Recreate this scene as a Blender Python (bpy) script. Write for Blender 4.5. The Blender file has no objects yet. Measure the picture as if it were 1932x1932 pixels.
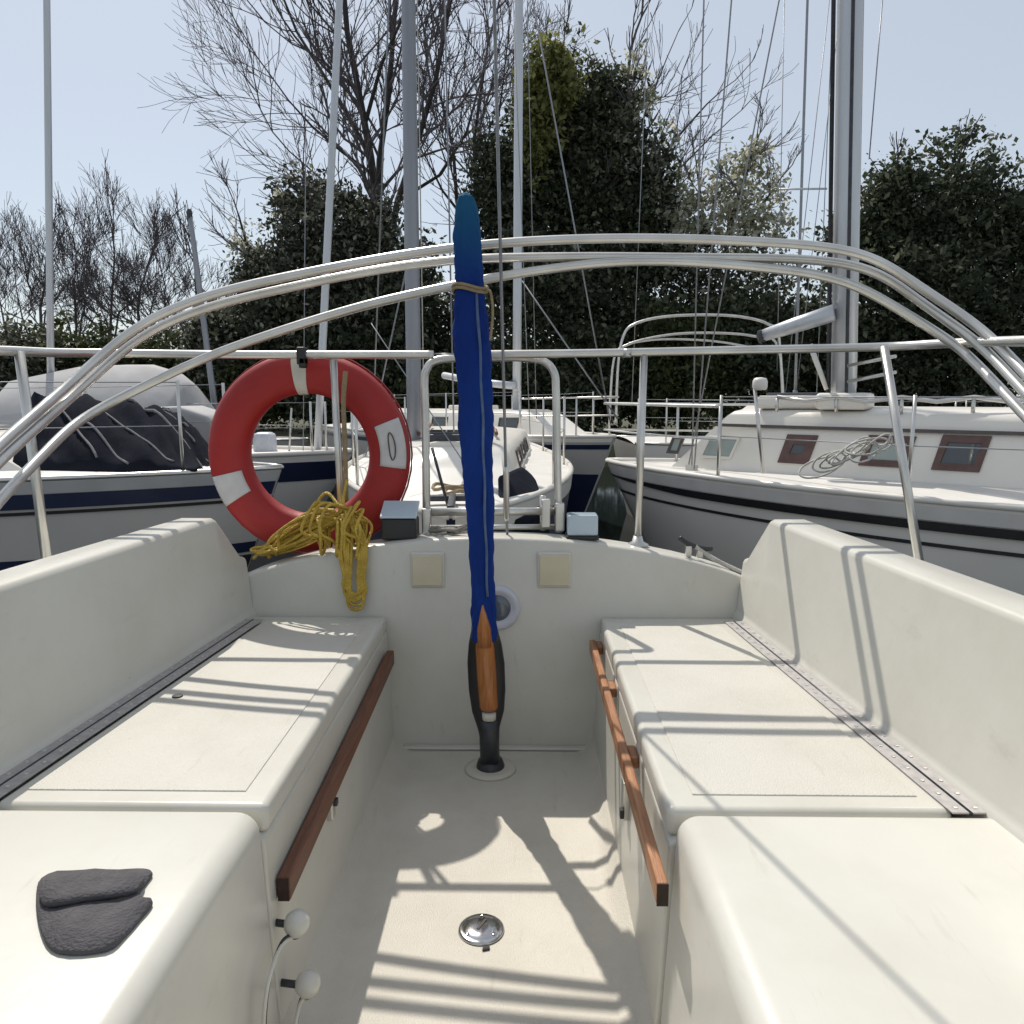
import bpy, bmesh, math, random
import numpy as np
from mathutils import Vector, noise

random.seed(7); np.random.seed(7)
sc = bpy.context.scene
COL = sc.collection

# ------------------------------------------------------------------ camera
F_PX, C_PX, EYE = 1450.0, 966.0, 1.41          # focal length in pixels of a 1932 px wide frame
PITCH = math.atan(211 / F_PX); YAW = math.atan(22 / F_PX * math.cos(PITCH))
cam = bpy.data.cameras.new('camera'); cam.sensor_width = 36; cam.sensor_fit = 'HORIZONTAL'
cam.lens = 36 * F_PX / 1932; cam.clip_start = 0.02; cam.clip_end = 3000
cam_o = bpy.data.objects.new('camera', cam); COL.objects.link(cam_o)
cam_o.location = (0, 0, EYE); cam_o.rotation_euler = (math.pi / 2 - PITCH, 0, YAW)
sc.camera = cam_o

# ------------------------------------------------------------------ light
SUN_DIR = Vector((0.32, -0.68, -1.0)).normalized()       # the way the light travels
EL = math.asin(-SUN_DIR.z); AZ = math.atan2(-SUN_DIR.x, -SUN_DIR.y)   # azimuth from +Y toward +X
w = bpy.data.worlds.new('World'); sc.world = w; w.use_nodes = True
nt = w.node_tree; bg = nt.nodes['Background']
sky = nt.nodes.new('ShaderNodeTexSky'); sky.sky_type = 'NISHITA'; sky.sun_disc = False
sky.sun_elevation = EL; sky.sun_rotation = AZ
sky.air_density = 1.0; sky.dust_density = 0.7; sky.ozone_density = 1.0; sky.altitude = 0
veil = nt.nodes.new('ShaderNodeMix'); veil.data_type = 'RGBA'; veil.inputs[0].default_value = 0.6     # thin even high haze over the whole sky
veil.inputs[7].default_value = (5.35, 5.55, 5.65, 1)
nt.links.new(sky.outputs[0], veil.inputs[6]); nt.links.new(veil.outputs[2], bg.inputs[0]); bg.inputs[1].default_value = 0.13
sl = bpy.data.lights.new('sun', 'SUN'); sl.energy = 3.9; sl.angle = math.radians(0.55); sl.color = (1.0, 0.94, 0.85)
so = bpy.data.objects.new('sun', sl); COL.objects.link(so)
so.rotation_euler = SUN_DIR.to_track_quat('-Z', 'Y').to_euler()
sc.cycles.max_bounces = 6; sc.cycles.diffuse_bounces = 3; sc.cycles.glossy_bounces = 3
sc.view_settings.view_transform = 'Standard'; sc.view_settings.look = 'None'
sc.view_settings.exposure = 0.0; sc.view_settings.gamma = 1.0; sc.view_settings.use_curve_mapping = False

# a pixel of the photograph to a point at a chosen real distance / height
_f = np.array([-math.sin(YAW) * math.cos(PITCH), math.cos(YAW) * math.cos(PITCH), -math.sin(PITCH)])
_r = np.array([math.cos(YAW), math.sin(YAW), 0.0]); _u = np.cross(_r, _f)
def ray(x, y): return _f + _r * (x - C_PX) / F_PX - _u * (y - C_PX) / F_PX
def PY(x, y, Y): d = ray(x, y); return Vector(d * (Y / d[1])) + Vector((0, 0, EYE))
def PZ(x, y, Z): d = ray(x, y); return Vector(d * ((Z - EYE) / d[2])) + Vector((0, 0, EYE))
def PX(x, y, X): d = ray(x, y); return Vector(d * (X / d[0])) + Vector((0, 0, EYE))

# ------------------------------------------------------------------ materials
def nodes(name):
    m = bpy.data.materials.new(name); m.use_nodes = True
    return m, m.node_tree, m.node_tree.nodes['Principled BSDF']
def ramp(t, a, b, p0=0.3, p1=0.7):
    r = t.nodes.new('ShaderNodeValToRGB'); r.color_ramp.elements[0].position = p0; r.color_ramp.elements[1].position = p1
    r.color_ramp.elements[0].color = (*a, 1); r.color_ramp.elements[1].color = (*b, 1); return r
def mat(name, a, b=None, rough=0.5, metal=0.0, scale=6.0, bump=0.0, bscale=60.0, spec=None, coat=0.0, stretch=None, detail=4):
    m, t, p = nodes(name)
    tc = t.nodes.new('ShaderNodeTexCoord'); src = tc.outputs['Object']
    if stretch:
        mp = t.nodes.new('ShaderNodeMapping'); mp.inputs['Scale'].default_value = stretch
        t.links.new(src, mp.inputs[0]); src = mp.outputs[0]
    n = t.nodes.new('ShaderNodeTexNoise'); n.inputs['Scale'].default_value = scale; n.inputs['Detail'].default_value = detail
    t.links.new(src, n.inputs['Vector'])
    r = ramp(t, a, b or a); t.links.new(n.outputs[0], r.inputs[0]); t.links.new(r.outputs[0], p.inputs['Base Color'])
    p.inputs['Roughness'].default_value = rough; p.inputs['Metallic'].default_value = metal
    if spec is not None: p.inputs['Specular IOR Level'].default_value = spec
    p.inputs['Coat Weight'].default_value = coat
    if bump:
        n2 = t.nodes.new('ShaderNodeTexNoise'); n2.inputs['Scale'].default_value = bscale; n2.inputs['Detail'].default_value = 3
        t.links.new(src, n2.inputs['Vector'])
        bn = t.nodes.new('ShaderNodeBump'); bn.inputs['Strength'].default_value = bump; bn.inputs['Distance'].default_value = 0.01
        t.links.new(n2.outputs[0], bn.inputs['Height']); t.links.new(bn.outputs[0], p.inputs['Normal'])
    return m
def gelcoat(name, clean, dirty, rough, bump, bscale, speck=True):
    """cream gelcoat: soft cloudy stain, fine relief and a few dark specks of dirt"""
    m, t, p = nodes(name)
    tc = t.nodes.new('ShaderNodeTexCoord')
    n = t.nodes.new('ShaderNodeTexNoise'); n.inputs['Scale'].default_value = 3.3; n.inputs['Detail'].default_value = 8; n.inputs['Roughness'].default_value = 0.65
    t.links.new(tc.outputs['Object'], n.inputs['Vector'])
    r = ramp(t, clean, dirty, 0.42, 0.72); t.links.new(n.outputs[0], r.inputs[0])
    out = r.outputs[0]
    if speck:
        v = t.nodes.new('ShaderNodeTexVoronoi'); v.inputs['Scale'].default_value = 8.5; v.inputs['Randomness'].default_value = 1
        t.links.new(tc.outputs['Object'], v.inputs['Vector'])
        v2 = t.nodes.new('ShaderNodeTexNoise'); v2.inputs['Scale'].default_value = 2.3; t.links.new(tc.outputs['Object'], v2.inputs['Vector'])
        mm = t.nodes.new('ShaderNodeMapRange'); mm.inputs[1].default_value = 0.45; mm.inputs[2].default_value = 0.75; mm.inputs[3].default_value = 0.0; mm.inputs[4].default_value = 0.055
        t.links.new(v2.outputs[0], mm.inputs[0])
        lt = t.nodes.new('ShaderNodeMath'); lt.operation = 'LESS_THAN'
        t.links.new(v.outputs['Distance'], lt.inputs[0]); t.links.new(mm.outputs[0], lt.inputs[1])
        mu = t.nodes.new('ShaderNodeMath'); mu.operation = 'MULTIPLY'; mu.inputs[1].default_value = 0.55; t.links.new(lt.outputs[0], mu.inputs[0])
        mx = t.nodes.new('ShaderNodeMix'); mx.data_type = 'RGBA'; mx.inputs[7].default_value = (0.2, 0.17, 0.13, 1)
        t.links.new(mu.outputs[0], mx.inputs[0]); t.links.new(out, mx.inputs[6]); out = mx.outputs[2]
    # rubbed scuffs and water marks
    mp = t.nodes.new('ShaderNodeMapping'); mp.inputs['Rotation'].default_value = (0.3, 0.2, 0.9); mp.inputs['Scale'].default_value = (26, 4, 9); t.links.new(tc.outputs['Object'], mp.inputs[0])
    sf = t.nodes.new('ShaderNodeTexNoise'); sf.inputs['Scale'].default_value = 1.6; sf.inputs['Detail'].default_value = 6; sf.inputs['Roughness'].default_value = 0.7; t.links.new(mp.outputs[0], sf.inputs['Vector'])
    sr = ramp(t, (0, 0, 0), (1, 1, 1), 0.60, 0.74); t.links.new(sf.outputs[0], sr.inputs[0])
    sm = t.nodes.new('ShaderNodeMath'); sm.operation = 'MULTIPLY'; sm.inputs[1].default_value = 0.35; t.links.new(sr.outputs[0], sm.inputs[0])
    sx = t.nodes.new('ShaderNodeMix'); sx.data_type = 'RGBA'; sx.inputs[7].default_value = (dirty[0] * 0.72, dirty[1] * 0.68, dirty[2] * 0.62, 1)
    t.links.new(sm.outputs[0], sx.inputs[0]); t.links.new(out, sx.inputs[6]); out = sx.outputs[2]
    t.links.new(out, p.inputs['Base Color']); p.inputs['Roughness'].default_value = rough
    n2 = t.nodes.new('ShaderNodeTexNoise'); n2.inputs['Scale'].default_value = bscale; n2.inputs['Detail'].default_value = 2
    t.links.new(tc.outputs['Object'], n2.inputs['Vector'])
    bn = t.nodes.new('ShaderNodeBump'); bn.inputs['Strength'].default_value = bump; bn.inputs['Distance'].default_value = 0.004
    t.links.new(n2.outputs[0], bn.inputs['Height']); t.links.new(bn.outputs[0], p.inputs['Normal'])
    return m
def leafmat(name, c0, c1, c2, trans=0.25):
    m, t, p = nodes(name)
    g = t.nodes.new('ShaderNodeNewGeometry')
    r = t.nodes.new('ShaderNodeValToRGB'); e = r.color_ramp.elements
    e[0].color = (*c0, 1); e[1].color = (*c2, 1); e[1].position = 1.0; x = e.new(0.6); x.color = (*c1, 1)
    t.links.new(g.outputs['Random Per Island'], r.inputs[0]); t.links.new(r.outputs[0], p.inputs['Base Color'])
    p.inputs['Roughness'].default_value = 0.55; p.inputs['Specular IOR Level'].default_value = 0.3
    tr = t.nodes.new('ShaderNodeBsdfTranslucent'); t.links.new(r.outputs[0], tr.inputs[0])
    mx = t.nodes.new('ShaderNodeMixShader'); mx.inputs[0].default_value = trans
    t.links.new(p.outputs[0], mx.inputs[1]); t.links.new(tr.outputs[0], mx.inputs[2])
    t.links.new(mx.outputs[0], t.nodes['Material Output'].inputs[0]); return m
def glassmat(name, c, rough=0.08):
    m, t, p = nodes(name); p.inputs['Base Color'].default_value = (*c, 1); p.inputs['Roughness'].default_value = rough
    p.inputs['Specular IOR Level'].default_value = 0.8; return m

GEL = gelcoat('cream_gelcoat', (0.60, 0.585, 0.525), (0.54, 0.52, 0.455), 0.32, 0.10, 40)
GELW = gelcoat('white_gelcoat_edge', (0.63, 0.62, 0.565), (0.58, 0.565, 0.505), 0.3, 0.08, 40, False)
NONSKID = gelcoat('nonskid_gelcoat', (0.60, 0.58, 0.52), (0.54, 0.515, 0.455), 0.6, 0.5, 420)
FLOORM = gelcoat('floor_gelcoat', (0.60, 0.565, 0.49), (0.51, 0.475, 0.40), 0.55, 0.4, 300)
WHITE = mat('white_boat_paint', (0.80, 0.77, 0.71), (0.72, 0.69, 0.63), 0.3, scale=2, bump=0.03, bscale=6)
HULLG = mat('pale_grey_hull', (0.80, 0.77, 0.72), (0.74, 0.71, 0.66), 0.22, scale=1.5, bump=0.04, bscale=3)
HULLG2 = mat('grey_hull', (0.54, 0.52, 0.49), (0.46, 0.445, 0.42), 0.25, scale=1.5, bump=0.04, bscale=3)
DECK = mat('boat_deck', (0.72, 0.70, 0.66), (0.64, 0.62, 0.58), 0.5, scale=4, bump=0.1, bscale=120)
NAVY = mat('navy_paint', (0.012, 0.018, 0.05), (0.02, 0.028, 0.07), 0.3, scale=3)
BLACK = mat('black_rubber', (0.012, 0.012, 0.013), (0.02, 0.02, 0.022), 0.45, scale=12)
DGREY = mat('dark_grey_casting', (0.035, 0.038, 0.045), (0.06, 0.063, 0.07), 0.4, metal=0.4, scale=25, bump=0.15, bscale=90)
STEEL = mat('stainless_steel', (0.70, 0.69, 0.66), (0.54, 0.53, 0.50), 0.33, metal=0.85, scale=9, bump=0.05, bscale=30)
HINGE = mat('dull_hinge_metal', (0.50, 0.48, 0.47), (0.36, 0.345, 0.34), 0.5, metal=0.25, scale=60)
CHROME = mat('chrome', (0.62, 0.62, 0.62), (0.45, 0.44, 0.43), 0.16, metal=1.0, scale=40, bump=0.05, bscale=60)
ALU = mat('anodised_mast', (0.60, 0.62, 0.65), (0.52, 0.54, 0.57), 0.45, metal=0.5, scale=3, stretch=(4, 4, 0.3))
ALUD = mat('weathered_mast', (0.33, 0.34, 0.37), (0.26, 0.27, 0.30), 0.5, metal=0.4, scale=3, stretch=(4, 4, 0.3))
WIRE = mat('rigging_wire', (0.30, 0.31, 0.33), (0.24, 0.25, 0.27), 0.4, metal=0.6, scale=30)
TEAK = mat('weathered_teak', (0.20, 0.075, 0.035), (0.11, 0.040, 0.020), 0.5, scale=9, bump=0.25, bscale=40, stretch=(14, 0.9, 14))
TEAKL = mat('oiled_teak', (0.45, 0.215, 0.10), (0.24, 0.095, 0.04), 0.45, scale=9, bump=0.25, bscale=40, stretch=(14, 0.9, 14))
TEAKEND = mat('teak_end_grain', (0.045, 0.022, 0.012), (0.02, 0.01, 0.006), 0.7, scale=60)
VARN = mat('varnished_ash', (0.45, 0.17, 0.04), (0.30, 0.10, 0.02), 0.25, scale=8, coat=0.5, stretch=(22, 22, 1.2))
BLUE = mat('royal_blue_acrylic', (0.003, 0.021, 0.15), (0.006, 0.036, 0.215), 0.85, scale=9, bump=0.9, bscale=30, spec=0.2, stretch=(1, 1, 0.4))
_t = BLUE.node_tree; _p = _t.nodes['Principled BSDF']; _src = _p.inputs['Base Color'].links[0].from_socket      # sun-faded towards the tip
_g = _t.nodes.new('ShaderNodeTexCoord'); _x = _t.nodes.new('ShaderNodeSeparateXYZ'); _t.links.new(_g.outputs['Object'], _x.inputs[0])
_m = _t.nodes.new('ShaderNodeMapRange'); _m.inputs[1].default_value = 0.36; _m.inputs[2].default_value = 0.58; _t.links.new(_x.outputs[2], _m.inputs[0])
_c = _t.nodes.new('ShaderNodeMix'); _c.data_type = 'RGBA'; _c.inputs[7].default_value = (0.012, 0.10, 0.19, 1)
_t.links.new(_m.outputs[0], _c.inputs[0]); _t.links.new(_src, _c.inputs[6]); _t.links.new(_c.outputs[2], _p.inputs['Base Color'])
REDP = mat('red_ring_plastic', (0.38, 0.017, 0.016), (0.29, 0.011, 0.011), 0.55, scale=5, bump=0.2, bscale=18)
TAPE = mat('grey_reflective_tape', (0.62, 0.62, 0.62), (0.52, 0.51, 0.51), 0.5, scale=20, bump=0.2, bscale=40)
STRAP = mat('white_strap', (0.68, 0.66, 0.60), (0.56, 0.54, 0.47), 0.7, scale=15, bump=0.2, bscale=90)
YROPE = mat('yellow_poly_rope', (0.62, 0.44, 0.07), (0.44, 0.28, 0.03), 0.5, scale=35, bump=0.8, bscale=170)
TANROPE = mat('tan_rope', (0.34, 0.26, 0.15), (0.24, 0.18, 0.10), 0.8, scale=40, bump=0.6, bscale=200)
WROPE = mat('white_rope', (0.62, 0.60, 0.55), (0.48, 0.46, 0.42), 0.8, scale=40, bump=0.6, bscale=200)
CREAMP = mat('yellowed_plastic', (0.62, 0.57, 0.42), (0.55, 0.50, 0.36), 0.5, scale=14)
LGREYP = mat('pale_grey_plastic', (0.60, 0.62, 0.68), (0.52, 0.54, 0.60), 0.4, scale=14)
SOLAR = glassmat('solar_glass', (0.45, 0.55, 0.62), 0.12)
WGLASS = glassmat('cabin_window_glass', (0.05, 0.06, 0.065), 0.06)
WGLASSG = glassmat('curtained_window_glass', (0.30, 0.35, 0.32), 0.12)
PORTG = glassmat('instrument_glass', (0.10, 0.13, 0.16), 0.1)
BURG = mat('burgundy_frame', (0.13, 0.07, 0.062), (0.085, 0.045, 0.04), 0.45, scale=20)
BRONZE = mat('dark_frame', (0.10, 0.08, 0.075), (0.07, 0.055, 0.05), 0.4, scale=20)
CANVASN = mat('navy_canvas', (0.010, 0.011, 0.017), (0.020, 0.022, 0.032), 0.95, scale=5, bump=0.5, bscale=14, spec=0.05)
CANVASW = mat('grey_white_canvas', (0.46, 0.455, 0.455), (0.36, 0.355, 0.36), 0.85, scale=3, bump=0.5, bscale=5)
FOLD = mat('grey_fold_edge', (0.20, 0.20, 0.21), (0.12, 0.12, 0.13), 0.9, scale=20)
MATG = mat('charcoal_mat', (0.065, 0.062, 0.07), (0.10, 0.095, 0.10), 0.9, scale=30, bump=0.5, bscale=200)
BARK = mat('dark_bark', (0.035, 0.03, 0.03), (0.06, 0.052, 0.05), 0.9, scale=4)
TWIG = mat('grey_twig', (0.09, 0.078, 0.085), (0.16, 0.14, 0.15), 0.9, scale=4)
L_DARK = leafmat('dark_evergreen_leaf', (0.028, 0.038, 0.022), (0.062, 0.078, 0.044), (0.19, 0.205, 0.13), 0.4)
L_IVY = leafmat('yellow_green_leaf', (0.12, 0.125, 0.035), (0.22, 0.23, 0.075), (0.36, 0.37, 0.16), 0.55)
L_GREY = leafmat('grey_green_leaf', (0.025, 0.031, 0.02), (0.075, 0.083, 0.056), (0.34, 0.335, 0.27), 0.38)
L_PALE = leafmat('pale_bud_leaf', (0.20, 0.21, 0.13), (0.45, 0.45, 0.33), (0.72, 0.70, 0.62), 0.55)
L_BUSH = leafmat('olive_bush_leaf', (0.03, 0.04, 0.015), (0.065, 0.082, 0.03), (0.14, 0.16, 0.07), 0.4)
WATERM, _t, _p = nodes('marina_water')
_p.inputs['Base Color'].default_value = (0.012, 0.018, 0.02, 1); _p.inputs['Roughness'].default_value = 0.08
_n = _t.nodes.new('ShaderNodeTexNoise'); _n.inputs['Scale'].default_value = 2.5; _n.inputs['Detail'].default_value = 4
_b = _t.nodes.new('ShaderNodeBump'); _b.inputs['Strength'].default_value = 0.35; _b.inputs['Distance'].default_value = 0.08
_t.links.new(_n.outputs[0], _b.inputs['Height']); _t.links.new(_b.outputs[0], _p.inputs['Normal'])
GROUND = mat('bank_grass', (0.05, 0.06, 0.025), (0.09, 0.085, 0.05), 0.95, scale=0.8, bump=0.5, bscale=12)

# ------------------------------------------------------------------ object helpers
WLOC = {}
def thing(name, loc, label, cat, group=None):
    o = bpy.data.objects.new(name, None); COL.objects.link(o); o.location = loc; o.empty_display_size = 0.1
    o['label'] = label; o['category'] = cat
    if group: o['group'] = group
    WLOC[o] = Vector(loc); return o
def mk(name, verts, faces, m, parent=None, smooth=False, bevel=0.0, seg=2, label=None, cat=None, group=None, kind=None, angle=35):
    V = np.array([tuple(v) for v in verts], float); c = (V.min(0) + V.max(0)) / 2
    me = bpy.data.meshes.new(name); me.from_pydata((V - c).tolist(), [], [tuple(f) for f in faces]); me.update()
    bm = bmesh.new(); bm.from_mesh(me); bmesh.ops.recalc_face_normals(bm, faces=bm.faces); bm.to_mesh(me); bm.free()
    o = bpy.data.objects.new(name, me); COL.objects.link(o)
    for x in (m if isinstance(m, (list, tuple)) else [m]): me.materials.append(x)
    base = WLOC[parent] if parent else Vector((0, 0, 0))
    if parent: o.parent = parent
    o.location = Vector(c) - base; WLOC[o] = Vector(c)
    if smooth or bevel:
        me.polygons.foreach_set('use_smooth', [True] * len(me.polygons))
        if bevel:
            b = o.modifiers.new('bevel', 'BEVEL'); b.width = bevel; b.segments = seg; b.limit_method = 'ANGLE'; b.angle_limit = math.radians(angle); b.harden_normals = False
        md = o.modifiers.new('wn', 'WEIGHTED_NORMAL'); md.keep_sharp = True
        if not bevel: o.modifiers.remove(md)
    if label: o['label'] = label
    if cat: o['category'] = cat
    if group: o['group'] = group
    if kind: o['kind'] = kind
    return o
def boxv(x0, x1, y0, y1, z0, z1):
    v = [(x, y, z) for z in (z0, z1) for y in (y0, y1) for x in (x0, x1)]
    f = [(0, 2, 3, 1), (4, 5, 7, 6), (0, 1, 5, 4), (2, 6, 7, 3), (0, 4, 6, 2), (1, 3, 7, 5)]
    return v, f
def join(*parts):
    V, Fc = [], []
    for v, f in parts:
        k = len(V); V += [tuple(p) for p in v]; Fc += [tuple(i + k for i in q) for q in f]
    return V, Fc
def obox(c, ax, ay, az):                       # box from centre and three half-axis vectors
    c, ax, ay, az = Vector(c), Vector(ax), Vector(ay), Vector(az)
    v = [c + ax * i + ay * j + az * k for k in (-1, 1) for j in (-1, 1) for i in (-1, 1)]
    return v, boxv(0, 1, 0, 1, 0, 1)[1]
def smooth_path(pts, n=8, closed=False):
    P = [Vector(p) for p in pts]; out = []; N = len(P)
    for i in range(N if closed else N - 1):
        g = lambda k: P[k % N] if closed else P[max(0, min(N - 1, k))]
        a, b, c, d = g(i - 1), g(i), g(i + 1), g(i + 2)
        for j in range(n):
            t = j / n
            out.append(0.5 * ((2 * b) + (c - a) * t + (2 * a - 5 * b + 4 * c - d) * t * t + (3 * b - a - 3 * c + d) * t ** 3))
    if not closed: out.append(P[-1])
    return out
def tubev(pts, r, n=8, closed=False, flat=None, up=None):
    """swept tube; r a number or a list; flat = (across, deep) factors for an oval section"""
    P = [Vector(p) for p in pts]; N = len(P); V, Fc = [], []
    R = r if isinstance(r, (list, tuple)) else [r] * N
    prev = None
    for i in range(N):
        t = (P[(i + 1) % N] - P[i - 1]) if closed else (P[min(i + 1, N - 1)] - P[max(i - 1, 0)])
        if t.length < 1e-9: t = Vector((0, 0, 1))
        t.normalize()
        if prev is None:
            ref = Vector(up) if up else (Vector((1, 0, 0)) if abs(t.x) < 0.8 else Vector((0, 1, 0)))
            a = (ref - t * ref.dot(t)).normalized()
        else: a = (prev - t * prev.dot(t)).normalized()
        prev = a; b = t.cross(a)
        fa, fb = flat or (1, 1)
        for k in range(n):
            an = 2 * math.pi * k / n; V.append(P[i] + a * (math.cos(an) * R[i] * fa) + b * (math.sin(an) * R[i] * fb))
    for i in range(N if closed else N - 1):
        j = (i + 1) % N
        for k in range(n): Fc.append((i * n + k, i * n + (k + 1) % n, j * n + (k + 1) % n, j * n + k))
    if not closed: Fc.append(tuple(range(n))[::-1]); Fc.append(tuple((N - 1) * n + k for k in range(n)))
    return V, Fc
def tube(name, pts, r, m, parent=None, n=10, smo=0, closed=False, **k):
    if smo: pts = smooth_path(pts, smo, closed)
    v, f = tubev(pts, r, n, closed); return mk(name, v, f, m, parent, smooth=True, **k)
def lathe(profile, c, axis, n=24):
    """profile: (radius, height along axis) pairs"""
    ax = Vector(axis).normalized(); a = ax.orthogonal().normalized(); b = ax.cross(a); c = Vector(c); V, Fc = [], []
    for r, h in profile:
        for k in range(n):
            an = 2 * math.pi * k / n; V.append(c + ax * h + (a * math.cos(an) + b * math.sin(an)) * r)
    for i in range(len(profile) - 1):
        for k in range(n): Fc.append((i * n + k, i * n + (k + 1) % n, (i + 1) * n + (k + 1) % n, (i + 1) * n + k))
    Fc.append(tuple(range(n))[::-1]); Fc.append(tuple((len(profile) - 1) * n + k for k in range(n)))
    return V, Fc
def loft(secs, cap=True, closed=True):
    n = len(secs[0]); V = [p for s in secs for p in s]; Fc = []
    for i in range(len(secs) - 1):
        for k in range(n if closed else n - 1):
            Fc.append((i * n + k, i * n + (k + 1) % n, (i + 1) * n + (k + 1) % n, (i + 1) * n + k))
    if cap: Fc.append(tuple(range(n))[::-1]); Fc.append(tuple((len(secs) - 1) * n + k for k in range(n)))
    return V, Fc
def slab(poly, up, h):                        # polygon extruded along a vector
    n = len(poly); P = [Vector(p) for p in poly]; Q = [p + Vector(up) * h for p in P]
    return P + Q, [tuple(range(n))[::-1], tuple(range(n, 2 * n))] + [(i, (i + 1) % n, n + (i + 1) % n, n + i) for i in range(n)]
def lerp(a, b, t): return a + (b - a) * t
#==SETTING==
ZW = -0.30                                    # water level
v, f = boxv(-220, 220, -60, 20.5, ZW - 3, ZW); o = mk('water', v, f, WATERM); o['kind'] = 'structure'
gv, gf = [], []
NX, NY = 60, 30
for j in range(NY + 1):
    for i in range(NX + 1):
        x = -600 + 1200 * i / NX; y = 19.6 + (j / NY) ** 2.2 * 1400
        z = -0.6 if j == 0 else 0.35 + 0.25 * noise.noise(Vector((x * 0.05, y * 0.05, 0))) + min(1.2, (y - 20) * 0.01)
        gv.append((x, y, z))
for j in range(NY):
    for i in range(NX):
        a = j * (NX + 1) + i; gf.append((a, a + 1, a + NX + 2, a + NX + 1))
o = mk('ground', gv, gf, GROUND, smooth=True); o['kind'] = 'structure'
#==OWNBOAT==
FL, SE, CXX = 0.35, 0.766, -0.09              # cockpit floor and seat heights, centreline
XL, XR = -0.415, 0.234                        # inner seat edges
boat = thing('sailboat', (CXX, 1.2, FL), 'cream sailboat cockpit in the foreground with benches, tiller and stern rail', 'sailboat')
# floor with a low cove to each side
secs = []
for y in (-0.5, 0.4, 1.2, 2.0, 2.26):
    s = [(XL - 0.02, y, FL + 0.06), (-0.388, y, FL + 0.03), (-0.376, y, FL + 0.012), (-0.345, y, FL), (0.165, y, FL), (0.196, y, FL + 0.012), (0.208, y, FL + 0.03), (XR + 0.02, y, FL + 0.06), (XR + 0.02, y, FL - 0.06), (XL - 0.02, y, FL - 0.06)]
    secs.append(s)
v, f = loft(secs); floor = mk('cockpit_floor', v, f, FLOORM, boat, smooth=True)
floor.modifiers.new('es', 'EDGE_SPLIT').split_angle = math.radians(50)
# the darker moulded line where floor meets the aft bulkhead
v, f = boxv(-0.37, 0.20, 2.215, 2.24, FL + 0.001, FL + 0.010); mk('floor_moulding', v, f, GEL, boat, bevel=0.004)
# aft bulkhead with a cambered top and the aft deck behind it
def zt(x): return 1.0 - 0.105 * ((x - CXX) / 0.75) ** 2 - 0.012 * ((x - CXX) / 0.75) ** 8
secs = []
for i in range(41):
    x = lerp(-1.32, 1.14, i / 40); z = zt(x) if abs(x - CXX) < 0.86 else zt(CXX + 0.86) - (abs(x - CXX) - 0.86) * 0.05
    yt = 2.275
    secs.append([(x, 2.235, FL - 0.08), (x, yt, z - 0.012), (x, yt + 0.004, z - 0.004), (x, yt + 0.013, z), (x, 2.385, z), (x, 2.40, z - 0.004), (x, 2.406, z - 0.016), (x, 2.36, ZW - 0.1), (x, 2.30, ZW - 0.1)])
v, f = loft(secs); mk('transom', v, f, GEL, boat, smooth=True).modifiers.new('es', 'EDGE_SPLIT').split_angle = math.radians(60)
def outer_x(y, side):                         # outer edge of a seat, where the coaming wall stands
    d = 0.735 + (2.25 - y) * 0.082 if y > 1.0 else 0.735 + 0.1025 + (1.0 - y) * 0.03
    return CXX + side * d
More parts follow.
